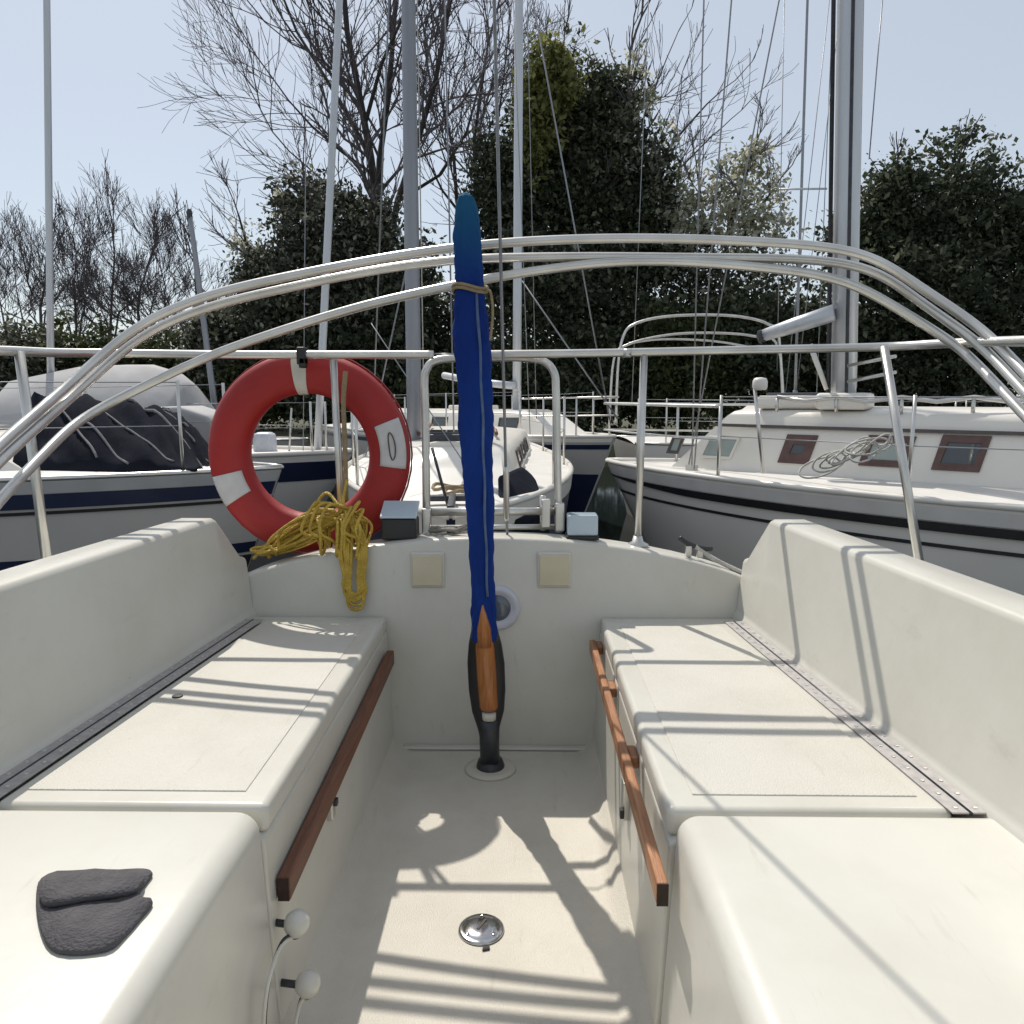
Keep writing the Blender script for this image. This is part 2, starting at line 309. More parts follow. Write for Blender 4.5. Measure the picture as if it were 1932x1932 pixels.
for side, xi, nm in ((-1, XL, 'left'), (1, XR, 'right')):
    sg = -side                                # towards the middle
    # bench body under the lid
    def xf(z): return xi + sg * 0.018 * (SE - z) / (SE - FL)
    secs = []
    for y in (1.132, 2.255):
        secs.append([(xf(FL) , y, FL + 0.001), (xf(SE - 0.052), y, SE - 0.052), (xi - sg * 0.02, y, SE - 0.044), (outer_x(y, side) + side * 0.06, y, SE - 0.044), (outer_x(y, side) + side * 0.06, y, FL - 0.05), (xf(FL), y, FL - 0.05)])
    v, f = loft(secs); mk('bench', v, f, GEL, boat, bevel=0.006)
    # strip of bench top between lid and bulkhead
    v, f = boxv(min(xi, outer_x(2.24, side)), max(xi, outer_x(2.24, side)), 2.196, 2.256, SE - 0.05, SE - 0.006); mk('bench_end_strip', v, f, GEL, boat, bevel=0.008)
    # hinged lid with raised non-skid panel
    secs = []
    for y in (1.146, 2.186):
        h = 0.058 if side < 0 else 0.05
        xo = outer_x(y, side) - side * h
        secs.append([(xi + sg * 0.004, y, SE - 0.05), (xi + sg * 0.004, y, SE), (xo, y, SE), (xo, y, SE - 0.05)])
    v, f = loft(secs); lid = mk('locker_lid', v, f, GEL, boat, bevel=0.013, seg=4)
    secs = []
    for y in (1.19, 2.145):
        xo = outer_x(y, side) - side * 0.085
        secs.append([(xi - sg * 0.045, y, SE - 0.004), (xi - sg * 0.045, y, SE + 0.0022), (xo, y, SE + 0.0022), (xo, y, SE - 0.004)])
    v, f = loft(secs); mk('nonskid_panel', v, f, NONSKID, lid, bevel=0.0018)
    # forward moulding (bridge deck side) with a wide rounded edge
    r = 0.034
    secs = []
    for y in (-0.6, 0.3, 0.9, 1.118, 1.127, 1.131):
        k = 0.0 if y < 1.12 else (0.0025 if y < 1.13 else 0.008)
        x0 = xi - sg * k if side < 0 else xi + 0.006 - sg * k
        zt_ = SE + 0.002 - k
        s = [(x0 + sg * 0.018, y, FL + 0.001)]
        for a in range(0, 8): s.append((x0 - sg * r + sg * r * math.cos(math.pi / 2 * a / 7), y, zt_ - r + r * math.sin(math.pi / 2 * a / 7)))
        s += [(outer_x(y, side) + side * 0.06, y, zt_), (outer_x(y, side) + side * 0.06, y, FL - 0.05), (x0 + sg * 0.018, y, FL - 0.05)]
        secs.append(s)
    v, f = loft(secs); mk('bridge_side', v, f, GELW, boat, smooth=True).modifiers.new('es', 'EDGE_SPLIT').split_angle = math.radians(60)
    # piano hinge: two leaves, a knuckle pin and the screws
    def hp(y, off, z): return Vector((outer_x(y, side) - side * off, y, SE + z))
    y0, y1 = 0.95, 2.19
    for o0, o1 in ((0.006, 0.030), (0.036, 0.062)):
        secs = [[hp(y, o0, 0.001), hp(y, o1, 0.001), hp(y, o1, 0.0042), hp(y, o0, 0.0042)] for y in (1.135, y1)]
        v, f = loft(secs); lf = mk('hinge_leaf', v, f, HINGE, boat, bevel=0.0008)
        scm = None
        for k in range(24):
            y = 1.15 + k * 0.044
            c = hp(y, (o0 + o1) / 2, 0.0042)
            if scm is None:
                v, f = lathe([(0.0042, 0), (0.0036, 0.001), (0.0012, 0.0013)], c, (0, 0, 1), 10); s0 = mk('screw', v, f, STEEL, lf); scm = s0
            else:
                s = scm.copy(); COL.objects.link(s); s.parent = lf; s.location = c + Vector((0, 0, 0.001)) - WLOC[lf]
    tube('hinge_pin', [hp(1.135, 0.033, 0.002), hp(y1, 0.033, 0.002)], 0.0028, DGREY, boat, n=8)
    # coaming: inner wall, rounded top, outer face; slopes down to the bulkhead at its aft end
    secs = []
    for y in (-0.6, 0.4, 1.0, 1.5, 1.9, 2.10, 2.116, 2.124, 2.14, 2.18, 2.22, 2.245, 2.262, 2.268):
        t = min(1, max(0, (y - 2.12) / 0.128)); zc = lerp(1.083, 0.942, t)
        xb = outer_x(y, side); lean = 0.028
        wd = lerp(0.105, 0.06, t)
        xa = xb + side * lean * (zc - SE) / 0.31
        secs.append([(xb - side * 0.010, y, SE - 0.05), (xb - side * 0.010, y, SE + 0.004), (xb - side * 0.003, y, SE + 0.010), (xb + side * 0.002, y, SE + 0.022), (xa - side * 0.001, y, zc - 0.014), (xa + side * 0.003, y, zc - 0.005), (xa + side * 0.012, y, zc), (xa + side * (wd - 0.012), y, zc), (xa + side * wd, y, zc - 0.01), (xa + side * (wd + 0.02), y, zt(CXX + 0.85) - 0.02), (xa + side * (wd + 0.02), y, SE - 0.05)])
    v, f = loft(secs); mk('coaming', v, f, GEL, boat, smooth=True).modifiers.new('es', 'EDGE_SPLIT').split_angle = math.radians(50)
    # side deck and topsides outboard of the coaming
    secs = []
    for y in (-0.6, 0.6, 1.6, 2.3, 2.402):
        xb = outer_x(y, side); xo = CXX + side * (1.32 - max(0, y - 1.0) * 0.075); z = 0.93
        secs.append([(xb + side * 0.09, y, z - 0.05), (xb + side * 0.09, y, z - 0.012), (xo, y, z - 0.03), (xo + side * 0.01, y, z - 0.045), (xo - side * 0.1, y, ZW - 0.1), (xb + side * 0.09, y, ZW - 0.1)])
    v, f = loft(secs); mk('side_deck', v, f, GELW, boat, bevel=0.01)
# teak rails on the bench fronts
def plank(name, p0, p1, hx, hz, m, parent):
    d = Vector(p1) - Vector(p0); c = (Vector(p0) + Vector(p1)) / 2; u = d.normalized(); side_v = Vector((1, 0, 0)); side_v = (side_v - u * side_v.dot(u)).normalized(); upv = u.cross(side_v)
    v, f = obox(c, side_v * hx, u * d.length / 2, upv * hz)
    return mk(name, v, f, m, parent, bevel=0.004)
a, b = Vector((XL + 0.020, 2.20, PX(732, 1262, XL + 0.03).z)), PX(535, 1678, XL + 0.020)
pl = plank('teak_rail', a, b, 0.011, 0.022, TEAK, boat)
v, f = boxv(XL + 0.0105, XL + 0.0295, b.y - 0.002, b.y - 0.0005, b.z - 0.020, b.z + 0.020); mk('end_grain', v, f, TEAKEND, pl)
v, f = boxv(XL - 0.004, XL + 0.012, b.y + 0.004, b.y + 0.018, b.z - 0.014, b.z - 0.002); mk('screw_bracket', v, f, DGREY, pl, bevel=0.002)
a, b = Vector((XR - 0.030, 2.19, PX(1128, 1255, XR - 0.03).z)), PX(1250, 1688, XR - 0.030)
pl = plank('teak_grab_rail', a, b, 0.009, 0.018, TEAKL, boat)
for t in (0.02, 0.30, 0.62):
    p = a.lerp(b, t); v, f = boxv(p.x + 0.006, p.x + 0.028, p.y - 0.03, p.y + 0.03, p.z - 0.013, p.z + 0.013); mk('rail_block', v, f, TEAKL, pl, bevel=0.006)
v, f = boxv(b.x - 0.0085, b.x + 0.0085, b.y - 0.0017, b.y - 0.0004, b.z - 0.0175, b.z + 0.0175); mk('end_grain', v, f, TEAKEND, pl)
# latches below the rails
v, f = boxv(XL + 0.006, XL + 0.022, 1.478, 1.505, 0.545, 0.625); la = mk('latch', v, f, STEEL, boat, bevel=0.004)
v, f = boxv(XL + 0.020, XL + 0.030, 1.484, 1.498, 0.575, 0.59); mk('latch_tongue', v, f, DGREY, la, bevel=0.002)
v, f = boxv(XR - 0.024, XR - 0.006, 1.515, 1.545, 0.53, 0.615); la = mk('latch', v, f, STEEL, boat, bevel=0.004)
v, f = boxv(XR - 0.03, XR - 0.021, 1.505, 1.52, 0.54, 0.56); mk('latch_tongue', v, f, BLACK, la, bevel=0.002)
# square cream panels and the round instrument on the bulkhead
def wally(z): return 2.235 + 0.04 * (z - 0.27) / 0.70
for px, nm in ((806, 0), (1046, 1)):
    p = PY(px, 1077, 2.255); y = wally(p.z)
    v, f = boxv(p.x - 0.052, p.x + 0.052, y - 0.010, y + 0.02, p.z - 0.055, p.z + 0.055); sp = mk('square_panel', v, f, GEL, boat, bevel=0.006)
    v, f = boxv(p.x - 0.045, p.x + 0.045, y - 0.016, y - 0.009, p.z - 0.047, p.z + 0.047); mk('panel_cover', v, f, CREAMP, sp, bevel=0.004)
p = PY(938, 1150, 2.245); y = wally(p.z)
v, f = lathe([(0.070, -0.01), (0.070, 0.004), (0.066, 0.011), (0.055, 0.013), (0.045, 0.006), (0.040, 0.003)], (p.x, y, p.z), (0, -1, 0), 40)
rp = mk('round_instrument', v, f, LGREYP, boat, smooth=True)
v, f = lathe([(0.041, 0.002), (0.039, 0.006), (0.02, 0.008), (0.004, 0.0085)], (p.x, y, p.z), (0, -1, 0), 32); mk('instrument_glass', v, f, PORTG, rp, smooth=True)
# chrome deck plate and tiny bulkhead drain
p = PZ(908, 1755, FL)
v, f = lathe([(0.047, 0.0005), (0.046, 0.004), (0.042, 0.0062), (0.038, 0.0055), (0.036, 0.0075), (0.015, 0.009), (0.003, 0.0092)], (p.x, p.y, FL), (0, 0, 1), 40)
dp = mk('deck_plate', v, f, CHROME, boat, smooth=True)
v, f = obox((p.x + 0.001, p.y + 0.004, FL + 0.0095), Vector((0.55, 1, 0)).normalized() * 0.0022, Vector((0.55, 1, 0)).normalized().cross(Vector((0, 0, 1))) * 0.0, (0, 0, 0.001))
d = Vector((0.5, 1, 0)).normalized(); e = d.cross(Vector((0, 0, 1)))
v, f = obox((p.x + 0.001, p.y + 0.006, FL + 0.0092), d * 0.017, e * 0.0025, (0, 0, 0.0012)); mk('plate_slot', v, f, BLACK, dp)
for dx, dy in ((0.026, -0.022), (-0.026, -0.022), (0, 0.034)):
    v, f = lathe([(0.0035, 0.007), (0.003, 0.0095), (0.001, 0.010)], (p.x + dx, p.y + dy, FL), (0, 0, 1), 10); mk('screw', v, f, CHROME, dp)
for q, r_, nm in ((PZ(1103, 1418, FL), 0.009, 'floor_drain'), (PZ(335, 1316, SE), 0.009, 'lid_finger_hole')):
    v, f = lathe([(r_ * 1.3, 0.0003), (r_ * 1.2, 0.003), (r_ * 0.5, 0.0034)], (q.x, q.y, q.z + (0.0022 if nm[0] == 'l' else 0)), (0, 0, 1), 16); mk(nm, v, f, BLACK, boat)
# two pale ball knobs on curved cables beside the left bench front
for (kx, ky), X_, tail in (((560, 1742), XL + 0.045, [(532, 1778), (512, 1832), (501, 1900), (498, 2000)]), ((581, 1856), XL + 0.060, [(566, 1892), (558, 1940), (555, 2020)])):
    c = PX(kx, ky, X_)
    v, f = lathe([(0.004, -0.021), (0.013, -0.018), (0.0195, -0.009), (0.021, 0.001), (0.019, 0.010), (0.012, 0.018), (0.003, 0.0205)], c, (0.2, 0, 1), 20); kn = mk('ball_knob', v, f, GELW, boat, smooth=True)
    v, f = lathe([(0.010, 0), (0.010, 0.004)], c - Vector((0.005, 0, 0.022)), (0.2, 0, 1), 14); mk('knob_collar', v, f, DGREY, kn)
    tube('knob_stem', [c - Vector((0, 0, 0.004)), Vector((XL - 0.01, c.y + 0.01, c.z - 0.004))], 0.006, DGREY, kn, n=8)
    pts = [c + Vector((-0.006, 0, -0.018))] + [PX(x, y, X_ - 0.012) for x, y in tail]
    tube('cable', pts, 0.0032, DGREY, kn, n=8, smo=6)
    tube('cable', [q + Vector((0.001, -0.009, 0)) for q in pts], 0.0032, STRAP, kn, n=8, smo=6)
v, f = obox(PZ(917, 1790, FL + 0.002), (0.007, 0.002, 0), (0, 0.004, 0), (0, 0, 0.002)); mk('leaf_litter', v, f, BARK, bevel=0.001, label='small dark crumb of leaf litter on the floor just below the deck plate', cat='litter')

# ---- tiller
def tl(z): return Vector((-0.094 - 0.028 * (z - FL), 2.10 - 0.13 * (z - FL), z))
def tz(py):                                    # height on the tiller line seen at an image row
    lo, hi = FL, 2.4
    for _ in range(40):
        m_ = (lo + hi) / 2; P = tl(m_); vv = np.array(P) - [0, 0, EYE]
        yy = C_PX - F_PX * (vv @ _u) / (vv @ _f)
        if yy > py: lo = m_
        else: hi = m_
    return lo
mmpx = 2.03 / 1450
b0 = tl(FL)
v, f = lathe([(0.075, 0.0006), (0.072, 0.006), (0.055, 0.009)], (b0.x, b0.y, FL), (0, 0, 1), 32); mk('rudder_collar', v, f, FLOORM, boat, smooth=True)
v, f = lathe([(0.040, 0.0), (0.041, 0.012), (0.036, 0.028), (0.030, 0.034), (0.028, 0.05), (0.027, 0.14)], (b0.x, b0.y, FL), (tl(1) - tl(0)), 24)
til = mk('tiller_head', v, f, DGREY, boat, smooth=True)
def ribbon(rows, dx_off=0.0):                  # rows: (image row, half width m, half depth m, x offset m)
    secs = []
    for py, hw, hd, ox in rows:
        c = tl(tz(py)) + Vector((ox + dx_off, 0, 0)); s = []
        for k in range(16):
            an = 2 * math.pi * k / 16
            s.append(c + Vector((math.copysign(abs(math.cos(an)) ** 0.7, math.cos(an)) * hw, math.copysign(abs(math.sin(an)) ** 0.7, math.sin(an)) * hd, 0)))
        secs.append(s)
    return loft(secs)
v, f = ribbon([(1385, 0.028, 0.03, 0), (1370, 0.032, 0.034, 0), (1340, 0.046, 0.03, 0), (1300, 0.052, 0.026, 0), (1250, 0.052, 0.024, 0), (1215, 0.046, 0.022, 0), (1180, 0.034, 0.018, 0)])
fk = mk('tiller_cheek', v, f, BLACK, til, smooth=True)
v, f = ribbon([(1331, 0.027, 0.047, 0.004), (1325, 0.028, 0.050, 0.004), (1270, 0.029, 0.050, 0.002), (1220, 0.028, 0.048, 0), (1180, 0.022, 0.044, 0), (1150, 0.010, 0.040, 0), (1138, 0.004, 0.038, 0)])
mk('tiller_wood', v, f, VARN, til, smooth=True)
v, f = ribbon([(1350, 0.0225, 0.043, 0.004), (1336, 0.0225, 0.044, 0.004)]); mk('maker_plate', v, f, STRAP, til, smooth=True)
v, f = ribbon([(1440, 0.028, 0.030, 0.0), (1400, 0.0285, 0.031, 0.0), (1352, 0.029, 0.041, 0.004)]); mk('tiller_strap', v, f, DGREY, til, smooth=True)
# the blue sleeve, open at the bottom front so that the wood shows
rows = []
prof = [(1205, 0.036, 0.036), (1160, 0.036, 0.034), (1100, 0.031, 0.031), (1000, 0.034, 0.031), (900, 0.039, 0.032), (800, 0.044, 0.033), (700, 0.045, 0.033), (600, 0.042, 0.032), (560, 0.038, 0.030), (548, 0.035, 0.028), (536, 0.036, 0.029), (480, 0.033, 0.028), (430, 0.030, 0.026), (395, 0.026, 0.023), (372, 0.017, 0.015), (364, 0.006, 0.006)]
def sleeve(pr, n=56, sub=14):
    secs = []
    for i in range(len(pr) - 1):
        for j in range(sub if i < len(pr) - 2 else sub + 1):
            t = j / sub; py = lerp(pr[i][0], pr[i + 1][0], t); hw = lerp(pr[i][1], pr[i + 1][1], t); hd = lerp(pr[i][2], pr[i + 1][2], t)
            c = tl(tz(py)); s = []
            for k in range(n):
                an = 2 * math.pi * k / n
                wob = 1 + 0.14 * noise.noise(Vector((math.cos(an) * 1.3, math.sin(an) * 1.3, c.z * 8))) + 0.10 * noise.noise(Vector((math.cos(an) * 2.4 + c.z * 9, math.sin(an) * 2.4, c.z * 22))) + 0.07 * noise.noise(Vector((math.cos(an) * 5, math.sin(an) * 5 + c.z * 14, c.z * 45))) - 0.16 * max(0, 0.35 - abs(noise.noise(Vector((math.cos(an) * 1.6 - c.z * 5, math.sin(an) * 1.6 + c.z * 4, c.z * 10 + 7)))) * 2.2)
                s.append(c + Vector((math.copysign(abs(math.cos(an)) ** 0.8, math.cos(an)) * hw * wob, math.copysign(abs(math.sin(an)) ** 0.8, math.sin(an)) * hd * wob, 0)))
            secs.append(s)
    return secs
v, f = loft(sleeve(prof)); cov = mk('tiller_cover', v, f, BLUE, til, smooth=True)
# wood shows through the open end of the sleeve
v, f = ribbon([(1212, 0.024, 0.052, 0.0), (1180, 0.0215, 0.050, 0.0), (1155, 0.012, 0.046, 0.0), (1135, 0.0035, 0.040, 0.0)]); mk('tiller_wood', v, f, VARN, til, smooth=True)
sp = []
for py in range(1120, 545, -12):
    c = tl(tz(py)); hw = np.interp(-py, [-p_[0] for p_ in prof], [p_[1] for p_ in prof]); hd = np.interp(-py, [-p_[0] for p_ in prof], [p_[2] for p_ in prof])
    sp.append(c + Vector((hw * 0.45 + 0.0012 * math.sin(py * 0.05), -hd * 0.99, 0)))
tube('cover_seam', sp, 0.0036, mat('seam_binding', (0.10, 0.16, 0.27), (0.04, 0.08, 0.20), 0.8, scale=25), til, n=6)
c = tl(tz(549)); loop = [c + Vector((math.cos(a_) * 0.042, math.sin(a_) * 0.034, 0.006 * math.sin(a_ * 2))) for a_ in np.linspace(0, 2 * math.pi, 20)[:-1]]
v1 = tubev(loop, 0.0042, 6, True); v2 = tubev([p_ + Vector((0, 0, 0.008)) for p_ in loop], 0.0042, 6, True)
v3 = tubev(smooth_path([c + Vector((0.040, -0.02, 0)), c + Vector((0.052, -0.03, -0.01)), c + Vector((0.056, -0.025, -0.06)), c + Vector((0.050, -0.03, -0.12))], 6), 0.0035, 6)
v, f = join(v1, v2, v3); mk('tie_cord', v, f, TANROPE, til, smooth=True)

# ---- stern rail
RY = 2.365
rail = lambda x, y: PY(x, y, RY)
pz = rail(700, 672).z
railz = lambda x: 1.546 + (0.012 * max(0, x) / 1.1)
# left half: wraps forward outside the picture, ends beside the ladder gap
lp = [(-1.30, 1.45, 1.50), (-1.31, 1.9, 1.53), (-1.30, 2.15, 1.54), (-1.24, 2.30, 1.548), (-1.10, RY, 1.549), (-0.8, RY, 1.546), (-0.5, RY, 1.546), (rail(818, 672).x, RY, 1.546)]
lr = tube('stern_rail', lp, 0.0125, STEEL, boat, n=12, smo=8)
rp_ = [(rail(868, 672).x, RY, 1.546), (0.2, RY, 1.550), (0.6, RY, 1.558), (1.0, RY, 1.566), (1.12, 2.32, 1.568), (1.17, 2.18, 1.565), (1.18, 1.9, 1.55), (1.17, 1.45, 1.52)]
rr = tube('stern_rail', rp_, 0.0125, STEEL, boat, n=12, smo=8)
for (x0, y0), (x1, y1) in (((629, 682), (648, 1030)), ((1215, 672), (1203, 1022))):
    a = rail(x0, y0); b = rail(x1, y1); b.z = min(b.z, zt(b.x) + 0.004)
    par = lr if x0 < 900 else rr
    po = tube('rail_post', [a + Vector((0, 0, 0.005)), b], 0.0115, STEEL, par, n=12)
    v, f = lathe([(0.034, 0), (0.034, 0.004), (0.018, 0.012), (0.0135, 0.03)], (b.x, b.y, zt(b.x) - 0.001), (0, 0, 1), 20); mk('post_base', v, f, STEEL, par, smooth=True)
for sx, par, a in ((1, rr, PY(1668, 655, 2.33)), (-1, lr, Vector((-1.30, 2.0, 1.535)))):
    b = Vector((1.12, 2.12, 0.90)) if sx > 0 else Vector((-1.26, 1.98, 0.89))
    tube('rail_post', [a, b], 0.0125, STEEL, par, n=12)
for x, y in ((845, 667),):
    tube('gate_wire', [rail(818, 668), rail(868, 668)], 0.003, WIRE, lr, n=6)
for x in (1183,):                              # the joint ring on the right-hand rail
    q = rail(x, 660); v, f = lathe([(0.0138, -0.012), (0.0138, 0.012)], (q.x, RY, railz(q.x) + 0.001), (1, 0, 0), 14); mk('rail_joint', v, f, STEEL, rr, smooth=True)
# stern ladder folded up
LYY = 2.425
lad = [PY(805, 1003, LYY), PY(803, 800, LYY), PY(801, 720, LYY), PY(805, 697, LYY), PY(818, 682, LYY + 0.01), PY(850, 676, LYY + 0.02), PY(930, 674, LYY + 0.02), PY(1000, 676, LYY + 0.02), PY(1030, 684, LYY + 0.01), PY(1046, 705, LYY), PY(1049, 740, LYY), PY(1051, 850, LYY), PY(1054, 1003, LYY)]
ld = tube('ladder', lad, 0.0125, STEEL, boat, n=12, smo=6)
for (x0, y0, x1, y1, r_) in ((812, 966, 1046, 964, 0.013), (812, 996, 1046, 994, 0.009)):
    tube('rung', [PY(x0, y0, LYY - 0.005), PY(x1, y1, LYY - 0.005)], r_, STEEL, ld, n=10)
for x, y in ((805, 985), (1030, 968), (1056, 975)):
    c = PY(x, y, LYY - 0.02); v, f = obox(c, (0.014, 0, 0), (0, 0.016, 0), (0, 0, 0.045)); mk('ladder_bracket', v, f, STEEL, ld, bevel=0.004)
tube('ladder_pin', [PY(1024, 935, LYY), PY(1024, 1000, LYY)], 0.010, STEEL, ld, n=8)
# mooring line dropped beside the ladder
pts = []
for i in range(46):
    t = i / 45; a = t * 17
    c = PY(856 + 46 * math.sin(a * 1.7) * (0.6 + 0.4 * math.sin(a)), 1003 + 8 * math.cos(a * 2.3), 2.36 + 0.03 * math.sin(a * 0.9)); c.z = max(c.z, zt(c.x) + 0.006 + 0.012 * abs(math.sin(a * 1.3)))
    pts.append(c)
v, f = tubev(smooth_path(pts, 4), 0.0055, 6)
mk('mooring_rope', v, f, mat('grey_rope', (0.30, 0.28, 0.24), (0.20, 0.185, 0.16), 0.85, scale=40, bump=0.7, bscale=200), smooth=True, label='grey mooring rope bunched on the transom top beside the blue tiller', cat='rope')
# small box lights on the transom corner
for (x0, x1, y0, y1, Y, front, top, lab) in ((721, 786, 948, 1012, 2.335, BLACK, SOLAR, 'l'), (1070, 1128, 962, 1012, 2.335, LGREYP, SOLAR, 'r')):
    a = PY(x0, y1, Y); b = PY(x1, y0, Y); zb = zt((a.x + b.x) / 2) + 0.001; h = (b.z - a.z)
    if lab == 'l':
        v, f = boxv(a.x, b.x, Y - 0.02, Y + 0.055, zb, zb + h * 0.62); bx = mk('stern_lamp', v, f, BLACK, boat, bevel=0.006)
        P4 = [(a.x - 0.002, Y - 0.022, zb + h * 0.63), (b.x + 0.002, Y - 0.022, zb + h * 0.63), (b.x + 0.002, Y + 0.057, zb + h * 1.0), (a.x - 0.002, Y + 0.057, zb + h * 1.0)]
        v, f = slab(P4, (0, 0, 1), 0.007); mk('lamp_top', v, f, SOLAR, bx, bevel=0.002)
    else:
        v, f = boxv(a.x, b.x, Y - 0.02, Y + 0.05, zb + 0.012, zb + h * 0.92); bx = mk('stern_lamp', v, f, SOLAR, boat, bevel=0.006)
        P4 = [(a.x - 0.003, Y - 0.022, zb), (b.x + 0.003, Y - 0.022, zb), (b.x + 0.003, Y + 0.055, zb), (a.x - 0.003, Y + 0.055, zb)]
        v, f = slab(P4, (0, 0, 1), 0.0115); mk('lamp_base', v, f, BLACK, bx, bevel=0.002)
# cleat on the right of the transom, with its line
c = PY(1300, 1024, 2.33); z = zt(c.x)
v, f = join(obox((c.x, 2.335, z + 0.018), (0.009, 0, 0), (0, 0.009, 0), (0, 0, 0.018)), obox((c.x + 0.035, 2.335, z + 0.012), (0.009, 0, 0), (0, 0.009, 0), (0, 0, 0.014)))
cl = mk('cleat', v, f, STEEL, boat, bevel=0.003)
tube('cleat_horn', [(c.x - 0.03, 2.335, z + 0.062), (c.x - 0.005, 2.335, z + 0.043), (c.x + 0.04, 2.335, z + 0.028), (c.x + 0.075, 2.335, z + 0.026)], [0.005] + [0.009] * 11 + [0.008] * 6 + [0.004], DGREY, cl, n=8, smo=6)
v, f = tubev(smooth_path([(c.x + 0.02, 2.33, z + 0.034), (c.x + 0.09, 2.335, zt(c.x + 0.09) + 0.014), (c.x + 0.17, 2.33, zt(c.x + 0.17) + 0.007), (0.64, 2.34, zt(0.64) + 0.008)], 6), 0.007, 8)
mk('dock_line', v, f, WROPE, smooth=True, label='pale dock line leading from the cleat along the right transom edge', cat='rope')

tube('backstay', [(-0.05, 2.34, zt(-0.05)), (-0.053, 2.19, 1.32), (-0.066, 1.82, 2.27), (-0.09, -1.0, 9.5)], 0.0042, WIRE, boat, n=6)
v, f = lathe([(0.006, 0), (0.009, 0.01), (0.009, 0.16), (0.006, 0.18)], (-0.051, 2.30, zt(-0.05) + 0.05), (0, -0.36, 1), 10); mk('turnbuckle', v, f, STEEL, boat, smooth=True)
# ---- folded bimini hoops
HY = 2.16
bim = thing('bimini_frame', (CXX, HY, 1.5), 'bare stainless bimini hoops folded back above the stern rail', 'bimini frame')
def hoop(pts, Y, left, right, name='hoop'):
    P = [Vector(p) for p in left] + [PY(x, y, Y) for x, y in pts] + [Vector(p) for p in right]
    Q = [P[0]]                                   # even spacing, then relaxed into one clean bend
    for a_, b_ in zip(P[:-1], P[1:]):
        n_ = max(1, round((b_ - a_).length / 0.03)); Q += [a_.lerp(b_, k / n_) for k in range(1, n_ + 1)]
    for _ in range(14): Q = [Q[0]] + [Q[k - 1] * 0.25 + Q[k] * 0.5 + Q[k + 1] * 0.25 for k in range(1, len(Q) - 1)] + [Q[-1]]
    return tube(name, Q, 0.0125, STEEL, bim, n=12)
hoop([(250, 617), (310, 587), (400, 553), (520, 526), (650, 500), (760, 480), (880, 464), (1000, 454), (1150, 449), (1300, 450), (1450, 457), (1560, 464), (1625, 474), (1675, 495), (1715, 530)], HY, [(-1.24, 1.2, 0.905), (-1.21, 1.7, 1.28), (-1.195, 2.05, 1.46)], [(1.185, 2.06, 1.60), (1.20, 1.6, 1.29), (1.16, 1.2, 0.905)])
hoop([(258, 636), (330, 600), (420, 570), (520, 548), (650, 520), (760, 500), (880, 488), (1000, 485), (1150, 484), (1300, 486), (1450, 487), (1560, 490), (1630, 500), (1680, 520), (1718, 560)], HY + 0.035, [(-1.22, 1.27, 0.905), (-1.205, 1.7, 1.25), (-1.195, 2.08, 1.44)], [(1.185, 2.07, 1.565), (1.20, 1.6, 1.25), (1.14, 1.27, 0.905)])
hoop([(240, 744), (310, 710), (400, 668), (500, 634), (600, 601), (700, 572), (800, 550), (900, 529), (1000, 512), (1100, 498), (1200, 491), (1300, 493), (1400, 501), (1500, 510), (1580, 523), (1640, 545), (1690, 582)], HY + 0.025, [(-1.20, 1.34, 0.905), (-1.20, 1.7, 1.17), (-1.22, 2.1, 1.36)], [(1.175, 2.14, 1.56), (1.20, 1.65, 1.24), (1.12, 1.34, 0.905)])

# ---- life ring
RC = PY(585, 857, 2.462)
ring = thing('life_ring', (RC.x, RC.y, RC.z - 0.32), 'red life ring hanging on the stern rail left of the tiller', 'life ring')
R0, r0 = 0.258, 0.066
rv, rf = [], []
NU, NV = 72, 20
for i in range(NU):
    a = 2 * math.pi * i / NU
    for k in range(NV):
        b = 2 * math.pi * k / NV
        rr_ = R0 + r0 * math.copysign(abs(math.cos(b)) ** 0.85, math.cos(b))
        rv.append((RC.x + math.cos(a) * rr_, RC.y + 0.052 * math.copysign(abs(math.sin(b)) ** 0.85, math.sin(b)), RC.z + math.sin(a) * rr_))
for i in range(NU):
    for k in range(NV): rf.append((i * NV + k, i * NV + (k + 1) % NV, ((i + 1) % NU) * NV + (k + 1) % NV, ((i + 1) % NU) * NV + k))
mk('ring_body', rv, rf, REDP, ring, smooth=True)
def patch(a0, a1, b0, b1, off, m, name, hole=False):
    secs = []
    for i in range(13):
        a = math.radians(lerp(a0, a1, i / 12)); s = []; s2 = []
        for k in range(11):
            b = math.radians(lerp(b0, b1, k / 10))
            for o_, l in ((off, s), (0.0, s2)):
                rr_ = R0 + (r0 + o_) * math.copysign(abs(math.cos(b)) ** 0.85, math.cos(b))
                l.append(Vector((RC.x + math.cos(a) * rr_, RC.y - (0.052 + o_) * abs(math.sin(b)) ** 0.85, RC.z + math.sin(a) * rr_)))
        secs.append(s + s2[::-1])
    v, f = loft(secs); return mk(name, v, f, m, ring, smooth=True)
patch(87.5, 97, -20, 205, 0.004, STRAP, 'hanger_strap')
patch(193, 212, 38, 128, 0.0025, TAPE, 'reflective_patch')
pp = patch(-8, 22, 35, 105, 0.0025, TAPE, 'reflective_patch')
